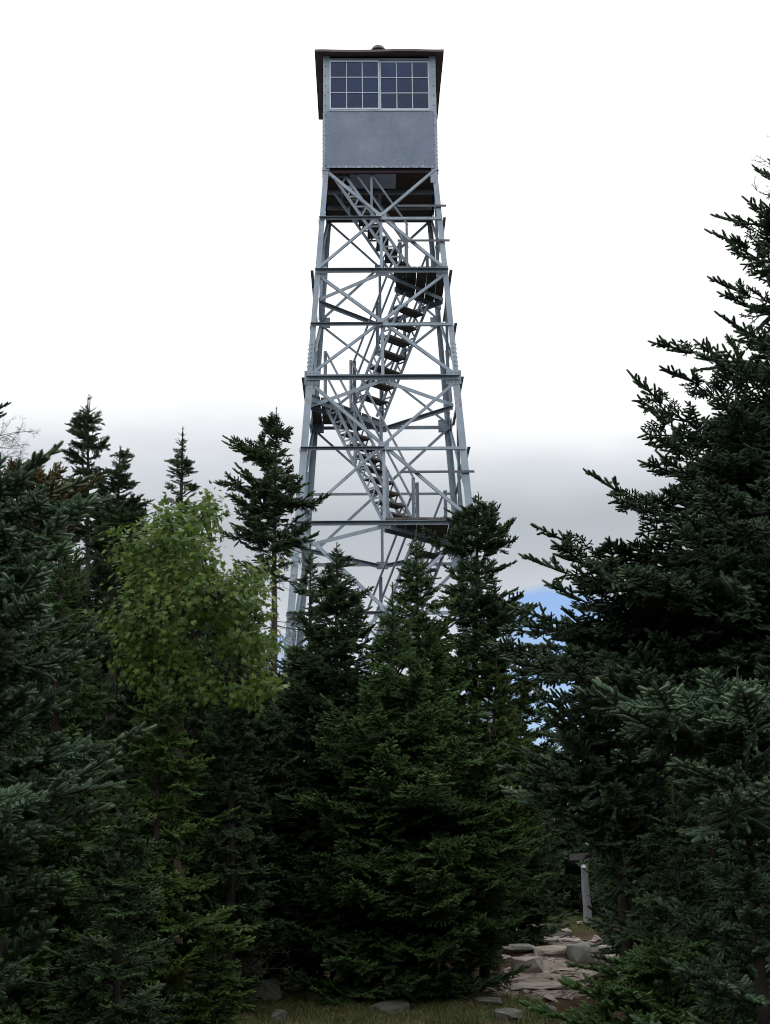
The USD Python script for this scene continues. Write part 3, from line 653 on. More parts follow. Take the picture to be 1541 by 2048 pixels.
# --- the trees beside and in front of the tower, nearest first in each row
conifer('fir_tree', 'dark ragged fir just left of the tower, bare trunk below its crown', 'tree', (553, 815), 17, [(815, 4, 4), (830, 14, 14), (843, 52, 12), (864, 46, 42), (880, 50, 45), (897, 104, 30), (912, 88, 38), (948, 88, 72), (970, 120, 70), (1000, 108, 98), (1031, 85, 66), (1067, 108, 92), (1100, 100, 50), (1140, 82, 36), (1180, 45, 25)],
        'deep', detail=1, bottom=1165, base=541, seed=11, dens=1.3, gap=.25, heroes=[(447, 893, 0, .2), (505, 838, .1, .2), (600, 865, -.1, .2), (656, 1003, 0, .06), (440, 972, .2, .1), (640, 1075, -.2, .0), (440, 1075, .1, .02)], dead=16, leader=.5, trunk_r=.085)
conifer('fir_tree', 'tall fir at left with a bare forked leader and dead lower twigs', 'tree', (176, 793), 14.5, [(793, 3, 3), (830, 30, 24), (842, 46, 26), (865, 48, 30), (890, 38, 42), (908, 74, 38), (930, 62, 34), (960, 70, 60), (1000, 80, 80), (1060, 85, 90), (1100, 60, 60)],
        'deep', detail=1, bottom=1080, base=186, seed=12, dens=1.3, gap=.2, heroes=[(108, 903, 0, .15), (132, 845, .1, .3), (228, 888, 0, .15), (215, 828, 0, .6), (105, 960, .1, .1)], dead=30, leader=.9, trunk_r=.07)
conifer('fir_tree', 'shorter fir leaning against the right side of the forked leader fir', 'tree', (241, 893), 13.5, [(893, 3, 3), (908, 9, 32), (934, 32, 28), (957, 48, 40), (983, 60, 68), (1005, 70, 84), (1060, 85, 95), (1150, 90, 100), (1250, 80, 90)],
        'deep', detail=1, bottom=1290, seed=13, dens=1.3, gap=.12, heroes=[(275, 906, 0, .25), (310, 992, 0, .1), (322, 1008, .1, .08)], leader=.55)
conifer('fir_tree', 'slim spire fir standing alone against the sky left of centre', 'tree', (366, 855), 16.5, [(855, 2, 2), (886, 15, 15), (910, 30, 20), (928, 40, 22), (950, 50, 36), (974, 30, 38), (1000, 44, 44), (1040, 60, 60), (1150, 80, 80), (1300, 90, 90)],
        'deep', detail=1, bottom=1300, seed=14, dens=1.3, gap=.3, leader=.55)
conifer('fir_tree', 'narrow pointed fir in front of the left tower leg', 'tree', (674, 1085), 15.2, [(1085, 3, 3), (1100, 20, 16), (1119, 30, 30), (1142, 34, 32), (1162, 66, 52), (1184, 74, 84), (1230, 84, 92), (1300, 105, 105), (1420, 130, 125), (1600, 140, 140)],
        'deep', detail=1, bottom=1700, seed=15, dens=1.3, gap=.12, leader=.45)
conifer('fir_tree', 'thin pale young fir beside the left tower leg', 'tree', (621, 1086), 16.2, [(1086, 2, 2), (1110, 16, 16), (1140, 24, 26), (1180, 34, 34), (1260, 60, 50), (1400, 80, 80)],
        'blue', detail=1, bottom=1500, seed=16, dens=1.3, gap=.3, leader=.8)
conifer('fir_tree', 'pointed fir in front of the middle of the tower stairs', 'tree', (832, 1060), 15.0, [(1060, 3, 3), (1087, 20, 16), (1119, 30, 32), (1142, 46, 38), (1175, 46, 52), (1220, 80, 90), (1300, 100, 105), (1420, 125, 125), (1600, 140, 140)],
        'green', detail=1, bottom=1700, seed=17, dens=1.3, gap=.15, leader=.6)
conifer('fir_tree', 'tall many-tipped fir hiding the right tower leg', 'tree', (958, 984), 16.0, [(984, 6, 6), (996, 24, 18), (1010, 28, 48), (1022, 56, 75), (1045, 68, 80), (1080, 84, 106), (1110, 68, 76), (1132, 74, 100), (1165, 78, 74), (1191, 80, 88), (1223, 80, 132), (1255, 85, 112), (1290, 90, 112), (1350, 95, 105), (1400, 90, 90)],
        'deep', detail=1, bottom=1400, base=930, seed=18, dens=1.3, gap=.14, heroes=[(1010, 1000, 0, .5), (1044, 1082, -.1, .15), (1040, 1132, .1, .1), (1072, 1218, 0, .05), (845, 1078, 0, .1), (880, 1020, 0, .3)], leader=.35, trunk_r=.08)
conifer('fir_tree', 'broad bushy fir at the centre reaching down to the grass', 'tree', (785, 1168), 14.3, [(1168, 2, 2), (1207, 14, 15), (1240, 36, 36), (1300, 85, 90), (1400, 130, 150), (1500, 170, 230), (1600, 195, 270), (1700, 215, 290), (1800, 230, 290), (1900, 230, 240), (1975, 210, 200)],
        'green', detail=1, seed=19, gap=.10, heroes=[(1090, 1690, .1, 0), (1096, 1760, -.2, 0), (1060, 1600, -.3, .02), (1040, 1850, -.3, 0), (690, 1930, -.9, 0), (910, 1960, -.9, 0), (560, 1600, -.3, .02), (545, 1750, -.2, 0), (640, 1470, -.6, .05), (960, 1480, -.6, .05)], leader=.95, elev=(45, -6))
conifer('fir_tree', 'dense fir filling the gap between the maple and the centre', 'tree', (620, 1275), 15.0, [(1275, 6, 6), (1320, 60, 60), (1400, 90, 90), (1500, 110, 110), (1650, 130, 130), (1800, 140, 140), (1950, 120, 120)],
        'deep', detail=1, seed=20, gap=.12, leader=.4)
conifer('fir_tree', 'green fir leaning over the left edge of the footpath', 'tree', (995, 1290), 15.6, [(1290, 6, 6), (1335, 50, 50), (1420, 90, 75), (1520, 110, 90), (1640, 120, 108), (1740, 120, 112), (1800, 120, 95), (1850, 110, 60), (1900, 90, 55), (1960, 90, 60)],
        'fresh', detail=1, seed=21, gap=.12, leader=.5, bottom=1950, base=965)
conifer('fir_tree', 'slim young fir with a pale leader beside the near left boughs', 'tree', (130, 1048), 10.0, [(1048, 2, 2), (1100, 26, 26), (1150, 52, 50), (1200, 70, 70), (1300, 110, 105), (1450, 150, 140), (1650, 180, 170), (1850, 190, 180)],
        'green', detail=1, seed=22, gap=.15, leader=1.0)
conifer('fir_tree', 'dark fir standing under the left side of the maple', 'tree', (322, 1345), 10.6, [(1345, 4, 4), (1420, 60, 55), (1480, 90, 80), (1530, 110, 118), (1600, 110, 100), (1640, 120, 148), (1700, 130, 120), (1780, 140, 140), (1850, 150, 195), (1910, 150, 180), (1980, 140, 150)],
        'fresh', detail=1, seed=23, gap=.06, leader=.5, dead=14, dens=1.3)
conifer('fir_tree', 'fir tucked behind the maple crown to its right', 'tree', (470, 1265), 13.0, [(1265, 5, 5), (1330, 60, 50), (1420, 90, 80), (1550, 110, 90), (1700, 120, 100), (1850, 120, 110), (1960, 100, 100)],
        'deep', detail=1, seed=24, gap=.15, leader=.5, dead=14)
conifer('fir_tree', 'big near fir at the left edge with thick blue-green boughs', 'tree', (-190, 945), 6.6, [(945, 20, 60), (975, 120, 250), (992, 200, 380), (1040, 220, 395), (1080, 220, 330), (1130, 220, 300), (1210, 220, 280), (1250, 220, 330), (1300, 240, 400), (1370, 240, 370), (1440, 250, 390), (1490, 250, 480), (1540, 250, 490), (1590, 250, 420), (1650, 250, 400), (1720, 250, 360), (1850, 250, 320), (2000, 250, 330)],
        'blue', detail=2, seed=25, gap=.10, leader=.6, elev=(14, -2), dens=1.0, heroes=[(212, 1016, .1, .05), (175, 985, .5, .08), (180, 1045, -.3, .04), (60, 975, -.2, .1), (132, 1125, -.3, .02), (100, 1170, -.5, 0), (182, 1292, .2, .02), (140, 1330, -.3, 0), (176, 1392, .1, 0), (80, 1440, -.4, .02), (292, 1488, .1, .03), (232, 1548, -.2, 0), (215, 1640, .1, -.02), (225, 1585, -.5, 0), (60, 1690, -.6, 0), (90, 1230, -.6, 0), (120, 1790, -.2, 0)])
conifer('fir_tree', 'dim low fir in the bottom left corner', 'tree', (250, 1560), 8.0, [(1560, 4, 4), (1640, 60, 60), (1750, 110, 100), (1850, 150, 130), (1950, 180, 160), (2100, 190, 190)],
        'deep', detail=2, seed=26, gap=.2, leader=.5, dead=8)
conifer('fir_tree', 'small shaded fir beside the boulder at the bottom left', 'tree', (430, 1880), 10.5, [(1880, 4, 4), (1930, 60, 60), (1980, 100, 90), (2040, 110, 95), (2100, 110, 95)],
        'fresh', detail=2, seed=27, gap=.15, leader=.4)
edge_tree = conifer('fir_tree', 'tree cut by the left edge with a bare dead branch', 'tree', (-70, 690), 12.0, [(690, 4, 4), (750, 30, 40), (805, 60, 68), (830, 70, 74), (850, 80, 74), (880, 90, 60), (910, 90, 50), (960, 100, 70), (1100, 120, 100)],
        'deep', detail=1, bottom=1200, seed=28, gap=.15, heroes=[(32, 812, 0, .2), (28, 832, .1, .2)])
conifer('fir_tree', 'olive brown cone-laden flat-topped fir behind the left boughs', 'tree', (55, 925), 12.5, [(925, 14, 14), (935, 70, 80), (955, 90, 115), (985, 110, 150), (1040, 110, 120), (1150, 110, 100)],
        'olive', detail=1, bottom=1150, seed=29, gap=.05, leader=.2, dens=1.5, elev=(25, 5))
spruce = conifer('spruce_tree', 'large near spruce at the right edge, long ragged boughs against the sky', 'tree', (1640, 205), 9.2, [(205, 5, 5), (300, 85, 80), (322, 100, 90), (345, 60, 90), (400, 117, 120), (435, 175, 130), (475, 184, 140), (501, 162, 150), (535, 130, 150), (566, 180, 150), (603, 166, 160), (632, 135, 170), (660, 180, 180), (686, 286, 190), (712, 225, 190), (749, 270, 190), (772, 198, 190), (785, 334, 200), (814, 325, 200), (850, 315, 200), (881, 297, 210), (905, 225, 220), (934, 310, 220), (964, 400, 230), (990, 378, 230), (1010, 342, 230), (1040, 387, 240), (1075, 490, 240), (1130, 531, 250), (1165, 490, 250), (1195, 423, 250), (1215, 378, 250), (1250, 504, 250), (1300, 558, 260), (1330, 504, 260), (1400, 432, 260), (1500, 387, 260), (1700, 378, 260), (1900, 378, 260), (2040, 360, 260)],
        'spruce', 'spruce', detail=2, seed=30, gap=.16, elev=(14, -11), dens=.85, ragged=.62, trunk_r=.14, sagg=.06, hang=.3, heroes=[(1522, 318, 0, .5), (1505, 352, .2, .45), (985, 1300, -.2, .02), (1012, 1268, .5, .02), (1032, 1236, .1, .02), (1030, 1335, -.8, 0), (1060, 1300, .8, .02), (1090, 1345, -.3, 0), (1000, 1308, -.5, .02), (1060, 1262, .3, .03), (1100, 1192, -.2, .04), (1046, 1130, -.6, .05), (1072, 1076, .1, .08), (1110, 1112, -.9, .06), (1174, 966, -.3, .16), (1286, 936, .2, .2), (1300, 882, -.4, .25), (1264, 815, .2, .3), (1258, 770, -.3, .34), (1327, 749, .1, .3), (1317, 687, -.2, .3), (1392, 710, .3, .3), (1440, 645, -.1, .3), (1446, 603, .2, .3), (1428, 566, -.2, .3), (1452, 502, .2, .3), (1428, 472, -.2, .25), (1431, 436, .1, .3), (1490, 410, -.1, .4), (1240, 1010, -.8, .1), (1180, 1238, .4, .03), (1360, 1080, -1.1, .1), (1330, 930, -.8, .2), (1400, 1010, -1.2, .12), (1420, 800, -.8, .25), (1450, 720, -.7, .25), (1250, 1150, -1.0, .05)])
conifer('fir_tree', 'round-topped blue-green fir in front of the right spruce', 'tree', (1195, 1280), 9.6, [(1280, 14, 14), (1300, 48, 48), (1340, 110, 80), (1390, 140, 100), (1440, 150, 120), (1500, 170, 140), (1545, 210, 150), (1600, 190, 160), (1640, 160, 170), (1690, 70, 190), (1740, 42, 190), (1930, 42, 180)],
        'blue', detail=2, seed=31, gap=.15, leader=.3, heroes=[(1005, 1600, .1, .02), (1010, 1545, -.2, .04), (1060, 1535, -.4, .06), (1118, 1682, .1, -.02), (1150, 1686, -.3, -.02), (1070, 1480, .2, .05), (1130, 1380, -.2, .1), (1240, 1310, -.3, .2)], base=1262, bottom=1930, elev=(40, 2))
conifer('fir_tree', 'near fir at the right with thick pale bough tips', 'tree', (1475, 1335), 6.6, [(1335, 10, 10), (1380, 120, 80), (1410, 280, 130), (1450, 260, 160), (1500, 160, 160), (1545, 120, 170), (1600, 110, 170), (1700, 150, 180), (1850, 200, 200), (2000, 240, 200)],
        'blue', detail=2, seed=32, gap=.25, leader=.35, elev=(30, 4), heroes=[(1172, 1412, -.1, .06), (1230, 1440, -.4, .04), (1290, 1400, -.5, .1), (1385, 1545, -.6, .06), (1376, 1575, -.3, .02), (1540, 1590, -.8, 0), (1500, 1410, -.7, .1), (1410, 1350, -.3, .2)])
conifer('fir_tree', 'low green fir spreading over the path at the bottom right', 'tree', (1330, 1850), 7.4, [(1850, 6, 6), (1900, 80, 80), (1950, 120, 120), (1985, 150, 150), (2050, 190, 180), (2120, 230, 200)],
        'green', detail=2, seed=33, gap=.12, dens=1.2, leader=.3, elev=(35, 4), heroes=[(1135, 1945, -.1, .02), (1140, 1992, -.3, .0), (1060, 2038, -.4, .0), (1195, 1925, .2, .05), (1480, 1880, -.3, .1)])
conifer('fir_tree', 'shaded fir between the path and the right spruce', 'tree', (1345, 1560), 8.6, [(1560, 5, 5), (1640, 50, 60), (1750, 90, 100), (1850, 120, 140), (1920, 150, 160), (2000, 150, 180)],
        'deep', detail=2, seed=34, gap=.2, leader=.4, dead=10)
# --- the wood behind the tower
rb = random.Random(77); k = 0
words = ['narrow', 'broad', 'short', 'dense', 'ragged', 'dark', 'leaning', 'pointed', 'bushy', 'thin', 'full', 'spreading', 'straight', 'low', 'loose', 'tall']
for px in list(range(-60, 1700, 105)):
    ty = rb.uniform(1335, 1440) if px < 1020 or px > 1160 else rb.uniform(1430, 1500)
    d = rb.uniform(29, 34); w = rb.uniform(.9, 1.15)
    conifer('background_fir', 'dark fir of the wood behind the tower', 'tree', (px + rb.uniform(-25, 25), ty), d, [(ty, 3, 3), (ty + 60, 35 * w, 35 * w), (ty + 160, 65 * w, 65 * w), (ty + 300, 85 * w, 85 * w), (ty + 450, 95 * w, 95 * w)],
            rb.choice(['deep', 'green', 'deep']), detail=0, seed=200 + k, gap=.12, leader=.7, dens=.9, group='dark firs of the wood behind the tower'); k += 1
for px, ty, d in ((1105, 1560, 27.5), (1215, 1500, 27.0), (1300, 1440, 24.0), (1060, 1640, 28.5), (1150, 1660, 28.0), (1420, 1450, 22.0), (1240, 1600, 25.8)):
    conifer('background_fir', 'dark fir of the wood behind the tower', 'tree', (px, ty), d, [(ty, 3, 3), (ty + 60, 45, 45), (ty + 160, 85, 85), (ty + 300, 100, 100)], 'deep', detail=0, seed=300 + k, gap=.12, leader=.6, group='dark firs of the wood behind the tower'); k += 1
for px, ty, d, lab in ((30, 1150, 17, 'shaded fir seen through the boughs at the left edge'), (230, 1120, 18, 'shaded fir behind the two firs left of the maple'), (420, 1120, 19, 'dark fir standing behind the top of the maple'),
                      (560, 1330, 21, 'shaded fir behind the bare trunk left of the tower'), (90, 1300, 14, 'dim fir below the slim pale-leadered fir'), (700, 1330, 19, 'dim fir under the left half of the tower'),
                      (880, 1300, 19, 'dim fir under the right half of the tower'), (1010, 1420, 20, 'dim fir beside the tower right foot'), (1430, 1120, 14, 'fir hidden behind the middle boughs of the right spruce'),
                      (1540, 1000, 13, 'fir hidden behind the upper boughs of the right spruce'), (1290, 1345, 15, 'fir behind the round-topped blue-green fir'), (1400, 1330, 12, 'dark fir behind the near right boughs'),
                      (290, 1190, 14.8, 'dim fir behind the left half of the maple'), (160, 1215, 12.2, 'dim fir behind the near left boughs'), (390, 1260, 13.6, 'dim fir behind the maple limbs'), (500, 1250, 14.6, 'dim fir between the maple and the bare trunk'), (255, 1330, 11.9, 'dim fir low on the left of the maple'), (262, 985, 15.6, 'fir whose dark shoulder shows right of the leaning fir'), (118, 1000, 15.2, 'dark fir under the forked-leader fir'),
                      (330, 1055, 15.8, 'fir rising behind the upper left of the maple'), (205, 1010, 16.4, 'dark fir between the forked-leader fir and the leaning fir'), (490, 1190, 17.5, 'dim fir behind the right edge of the maple'), (40, 1040, 14.2, 'dark fir behind the near left boughs')):
    conifer('understory_fir', lab, 'tree', (px, ty), d, [(ty, 3, 3), (ty + 30, 34, 34), (ty + 60, 62, 62), (ty + 160, 90, 90), (ty + 300, 110, 110), (ty + 600, 130, 130)], 'deep', detail=0 if d > 15 else 1, seed=400 + k, gap=.08, leader=.6, dens=1.3); k += 1

# --- the rest of the wood round the clearing, beside and behind where one stands
def wood_tree(seed):
    r = np.random.default_rng(seed); pr = sprays(0, 'fir'); V, Fc, T = [], [], []; n = 0; H = 8.0
    from scipy.spatial.transform import Rotation
    F_, N_, P_, S_ = [], [], [], []
    for z in np.arange(.7, H, .36):
        L = .35 + 1.75 * (1 - z / H)
        for az in np.arange(0, 2 * PI, PI / 3.5) + r.uniform(0, 3):
            az += r.normal() * .2; h = np.array([math.cos(az), math.sin(az), 0])
            for u in ((.15, .6) if L > .7 else (.1,)):
                P_.append(h * L * u + (0, 0, z - .12 * L * u)); F_.append(h + (0, 0, -.15 + .2 * r.normal())); N_.append(np.array([0, 0, 1.0]) + r.normal(size=3) * .3); S_.append(L * 1.6 * r.uniform(.9, 1.2) if L > .7 else L * 2.4)
    q = quats(np.array(F_), np.array(N_))
    for i in range(len(P_)):
        v, f, t = pr[int(r.integers(0, 5))]
        V.append(Rotation.from_quat(q[i][[1, 2, 3, 0]]).apply(v * S_[i]) + P_[i]); Fc.append(f + n); T.append(t); n += len(v)
    tr = tube([(0, 0, -.3), (0, 0, H * .5), (0, 0, H)], [.11, .07, .01], 6); V.append(np.array(tr.vertices)); Fc.append(np.array(tr.faces) + n); T.append(np.zeros(len(tr.vertices)))
    return np.vstack(V), np.vstack(Fc), np.concatenate(T)
rw = np.random.default_rng(8); wp = []
for gx in np.arange(-15, 15.1, 2.1):
    for gy in np.arange(-13, 22, 2.1):
        x, y = gx + rw.uniform(-.7, .7), gy + rw.uniform(-.7, .7)
        clear = abs(x) > 2.6 + .30 * max(y, 0) + 2.8 and (y > -3 or True) if y > -2.6 else True
        if clear and not (abs(x) < 2.6 and y > -11): wp.append((x, y))
wp = np.array(wp); wp = np.column_stack([wp, ground_z(wp[:, 0], wp[:, 1])]); n = len(wp); a = rw.uniform(0, 2 * PI, n)
wd = instancer('/World/conifer_wood', [wood_tree(1), wood_tree(2)], rw.integers(0, 2, n), wp, np.stack([np.cos(a / 2), a * 0, a * 0, np.sin(a / 2)], 1), rw.uniform(.75, 1.1, n), NEEDLE['deep'])
tag(wd, 'dark conifer wood standing all round the small clearing', 'wood', kind='stuff')

conifer('fir_tree', 'young fir closing the gap between the centre firs and the right spruce', 'tree', (1050, 1318), 16.4, [(1318, 3, 3), (1345, 34, 34), (1390, 66, 66), (1450, 88, 88), (1540, 105, 100), (1640, 110, 80), (1700, 90, 50), (1760, 60, 20)],
        'green', detail=1, seed=520, gap=.1, leader=.45, dens=1.2, bottom=1740, base=985)

# ------------------------------------------------------------------ dead branches
rs = np.random.default_rng(91)
b0 = BASE[str(edge_tree.GetPath())]
o = []
for px, py, dx, dz, L in ((-45, 905, 1, .22, .42), (-45, 880, 1, .10, .42), (-45, 915, 1, .0, .40), (-50, 925, 1, -.10, .36), (-40, 890, 1, .32, .40)):
    o += twig(rs, at(px, py, 11.9) - b0, (dx, -.2 * rs.uniform(), dz), L * 1.02, .005, 3)
part('dead_branch', o, TWIG, edge_tree)
b0 = BASE[str(spruce.GetPath())]
o = []
for px, py, dx, dz, L in ((1590, 420, -1, .55, .30), (1600, 380, -.8, .75, .32), (1600, 330, -.7, .8, .26)):
    o += twig(rs, at(px, py, 9.1) - b0, (dx, -.1, dz), L, .006, 2)
part('dead_branch', o, TWIG, spruce)

# ------------------------------------------------------------------ maple
def leaf_mat(name, a, b):
    return mat(name, {'oi': ('object_info', {}), 'g': ('geometry', {}), 'nz': ('noise_texture', {'scale': 1.6, 'detail': 3.0}), 'wn': ('white_noise_texture', {}), 'sn': ('vector_math', {'math_type': 'snap', 'vector2': (.06, .06, .06)}),
        'ad': ('math', {'math_type': 'multiply_add', 'value2': .45}), 'mx': ('mix_color', {'a': a, 'b': b}), 'mr': ('map_range', {'from_min': .35, 'from_max': .95, 'clamp': True}),
        'p': ('principled_bsdf', {'roughness': .45, 'specular_ior_level': .35}), 't': ('translucent_bsdf', {}), 'mc': ('mix_closure', {'fac': .33})},
        [('g.position', 'nz.vector'), ('oi.random', 'ad.value1'), ('nz.fac', 'ad.value3'), ('ad.value', 'mr.value'), ('mr.result', 'mx.fac'), ('mx.result', 'p.base_color'), ('mx.result', 't.color'),
         ('p.BSDF', 'mc.closure1'), ('t.BSDF', 'mc.closure2')], 'mc.closure')
LEAF = leaf_mat('maple_leaf', (.036, .088, .018), (.115, .185, .025))
LEAVES = [leaf_mat('maple_leaf_green', (.036, .086, .018), (.072, .135, .023)), leaf_mat('maple_leaf_pale', (.058, .118, .021), (.112, .182, .026)), leaf_mat('maple_leaf_yellow', (.10, .125, .018), (.15, .155, .022))]
def leaf_proto(seed):
    r = np.random.default_rng(seed); L = 1.0
    side = [(0, 0), (.20, -.04), (.48, .10), (.34, .25), (.52, .57), (.20, .54), (.0, 1.0)]
    rib = [(0, y) for y in (0, .25, .5, .75, 1.0)]; v, f = [], []
    curl, fold = r.uniform(.25, .6), r.uniform(.1, .45)
    for sgn in (1, -1):
        pts = [(0, .0)] + [(sgn * x * r.uniform(.92, 1.08), y) for x, y in side[1:-1]] + [(0, 1.0)]
        base = len(v); c = (0, .34)
        for x, y in [c] + pts: v.append((x, y, fold * abs(x) - curl * max(y, 0) ** 2 * .6 - .3 * x * x))
        for k in range(1, len(pts)):
            f.append((base, base + k, base + k + 1) if sgn > 0 else (base, base + k + 1, base + k))
    # stalk
    b = len(v); v += [(-.012, 0, 0), (.012, 0, 0), (.008, -.55, .12), (-.008, -.55, .12)]; f += [(b, b + 1, b + 2), (b, b + 2, b + 3)]
    return np.array(v, float), np.array(f)
LP = [leaf_proto(i) for i in range(4)]
MD = 11.6
mb = at(352, 1800, MD); mb[2] = float(ground_z(mb[0], mb[1]))
maple = thing('maple_tree', 'small leafy yellow-green maple standing among the dark firs', 'tree', mb)
from shapely.geometry import Polygon, Point
crown = Polygon([(284, 1030), (300, 1012), (345, 1005), (372, 1000), (402, 992), (424, 985), (436, 1012), (446, 1040), (448, 1075), (462, 1100), (476, 1128), (500, 1138), (520, 1130), (528, 1160), (538, 1190), (548, 1225), (560, 1260), (556, 1300), (552, 1350), (545, 1385), (500, 1360), (455, 1335), (420, 1330),
                 (380, 1340), (330, 1330), (300, 1345), (268, 1330), (225, 1290), (205, 1250), (232, 1210), (236, 1165), (228, 1140), (222, 1085), (226, 1068), (252, 1082), (278, 1092)])
cl = []
r3 = np.random.default_rng(5)
while len(cl) < 112:
    px, py = r3.uniform(200, 565), r3.uniform(980, 1395)
    if not crown.buffer(-14).contains(Point(px, py)): continue
    if py > 1310 and r3.uniform() < .45: continue
    if abs(px - 405) < 45 and 1230 < py < 1330 and r3.uniform() < .75: continue          # the dark hollow where the limbs show
    w = math.sqrt(max(crown.exterior.distance(Point(px, py)), 2)) / 9
    yy = MD + r3.choice([-1, 1], p=[.62, .38]) * r3.uniform(.2, 1) * .75 * min(w, 1)
    p = at(px, py, yy)
    if all(np.linalg.norm(p - q) > .135 for q in cl): cl.append(p)
cl += [at(px, py, MD - .3) for px, py in ((300, 1372), (335, 1392), (270, 1350), (385, 1368), (430, 1362), (475, 1385), (505, 1395), (525, 1372), (360, 1350), (240, 1320), (410, 1392), (426, 995), (428, 1012), (430, 1030), (233, 1072), (240, 1085), (520, 1140), (205, 1235), (545, 1370), (300, 1335))]
def bez(a, b, c, n=10):
    t = np.linspace(0, 1, n)[:, None]; return (1 - t) ** 2 * a + 2 * t * (1 - t) * b + t * t * c
stem = np.array([mb + (0, 0, -.1), mb + (.02, 0, .8), at(360, 1420, MD), at(372, 1330, MD + .05), at(366, 1240, MD + .02), at(378, 1150, MD - .04), at(384, 1060, MD)])
part('trunk', tube(stem - mb, [.05, .042, .034, .028, .022, .015, .006], 9), MBARK, maple, smooth=True)
heads = [at(px, py, MD + dd) for px, py, dd in ((330, 1070, .1), (285, 1160, .2), (465, 1150, 0), (425, 1090, .3), (510, 1240, -.1), (260, 1250, -.2), (430, 1200, -.35), (480, 1320, -.3), (310, 1290, -.4), (520, 1350, .1), (250, 1120, 0))]
limbs, stems = [], [np.array([np.interp(np.linspace(2, 6, 12), np.arange(7), stem[:, k]) for k in range(3)]).T]
for h in heads:
    lo = [q for q in stems[0] if q[2] < h[2] - .12] or [stems[0][0]]; q = lo[-1 - int(r3.integers(0, max(len(lo) // 2, 1)))]
    mid = q + (h - q) * .5 + np.array([(h - q)[0] * .2, 0, -.03]) + r3.normal(size=3) * .05
    c = bez(q, mid, h, 12); stems.append(c); limbs.append(tube(c - mb, np.linspace(.018, .005, 12), 6))
LPOS, LF, LN, LS = [], [], [], []
for p in cl:
    allp = np.vstack([c[3:] for c in stems]); q = allp[np.argmin(np.linalg.norm(allp - p, axis=1) + .6 * np.maximum(allp[:, 2] - p[2] + .05, 0))]
    c = bez(q, (q + p) / 2 + np.array([0, 0, .05]), p, 6); limbs.append(tube(c - mb, np.linspace(.008, .003, 6), 4, caps=False))
    out = unit(p - at(385, 1240, MD + .1)); nl = r3.integers(40, 74)
    for k in range(nl):
        o = r3.normal(size=3) * np.array([.066, .066, .058]) - out * abs(r3.normal()) * .03
        LPOS.append(p + o - mb)
        f = unit(o) * .8 + out * .6 + np.array([0, 0, -.75 + r3.normal() * .3]) + r3.normal(size=3) * .25
        LF.append(f); LN.append(np.array([0, 0, .8]) + out * .6 + np.array([0, -.35, 0]) + r3.normal(size=3) * .45); LS.append(r3.uniform(.031, .064))
tag(part('limbs', limbs, MBARK, maple, smooth=True), kind='stuff')
LPOS, LF, LN, LS = map(np.array, (LPOS, LF, LN, LS)); N = len(LPOS)
idx = r3.integers(0, 4, N); order = np.argsort(LPOS[:, 1] - LS * 6); near, rest = order[:300], order[300:]
Q = quats(LF, LN)
tag(instancer(f'{maple.GetPath()}/foliage', LP, idx[rest], LPOS[rest], Q[rest], LS[rest], LEAF), kind='stuff')
from scipy.spatial.transform import Rotation
for i in near:
    v = Rotation.from_quat(Q[i][[1, 2, 3, 0]]).apply(LP[idx[i]][0] * LS[i]) + LPOS[i]
    raw_mesh(numbered(f'{maple.GetPath()}/leaf'), v, LP[idx[i]][1], LEAVES[int(r3.choice(3, p=[.5, .38, .12]))])

# ------------------------------------------------------------------ rocks
def rock(seed, w, dp, h, flat_top=.8, rough=.03):
    r = np.random.default_rng(seed)
    p = r.normal(size=(46, 3)); p /= np.max(np.abs(p), axis=1, keepdims=True) ** .75 * np.linalg.norm(p, axis=1, keepdims=True) ** .25
    p *= r.uniform(.82, 1.0, (46, 1)); p[:, 2] = np.minimum(p[:, 2], flat_top + .08 * p[:, 0] * r.normal() + .04 * r.normal(size=46))
    m = trimesh.convex.convex_hull(p)
    for _ in range(2): m = m.subdivide()
    n = meshkit.fbm(np.array(m.vertices) * 2.3 + seed * 3.1, 4, seed) - .5
    m.vertices = m.vertices + m.vertex_normals * (n * rough * 3.2)[:, None]
    m.vertices = m.vertices * np.array([w / 2, dp / 2, h / 2]); m.vertices[:, 2] += h * .18
    m.apply_transform(trimesh.transformations.rotation_matrix(r.normal() * .05, [0, 1, 0])); return m
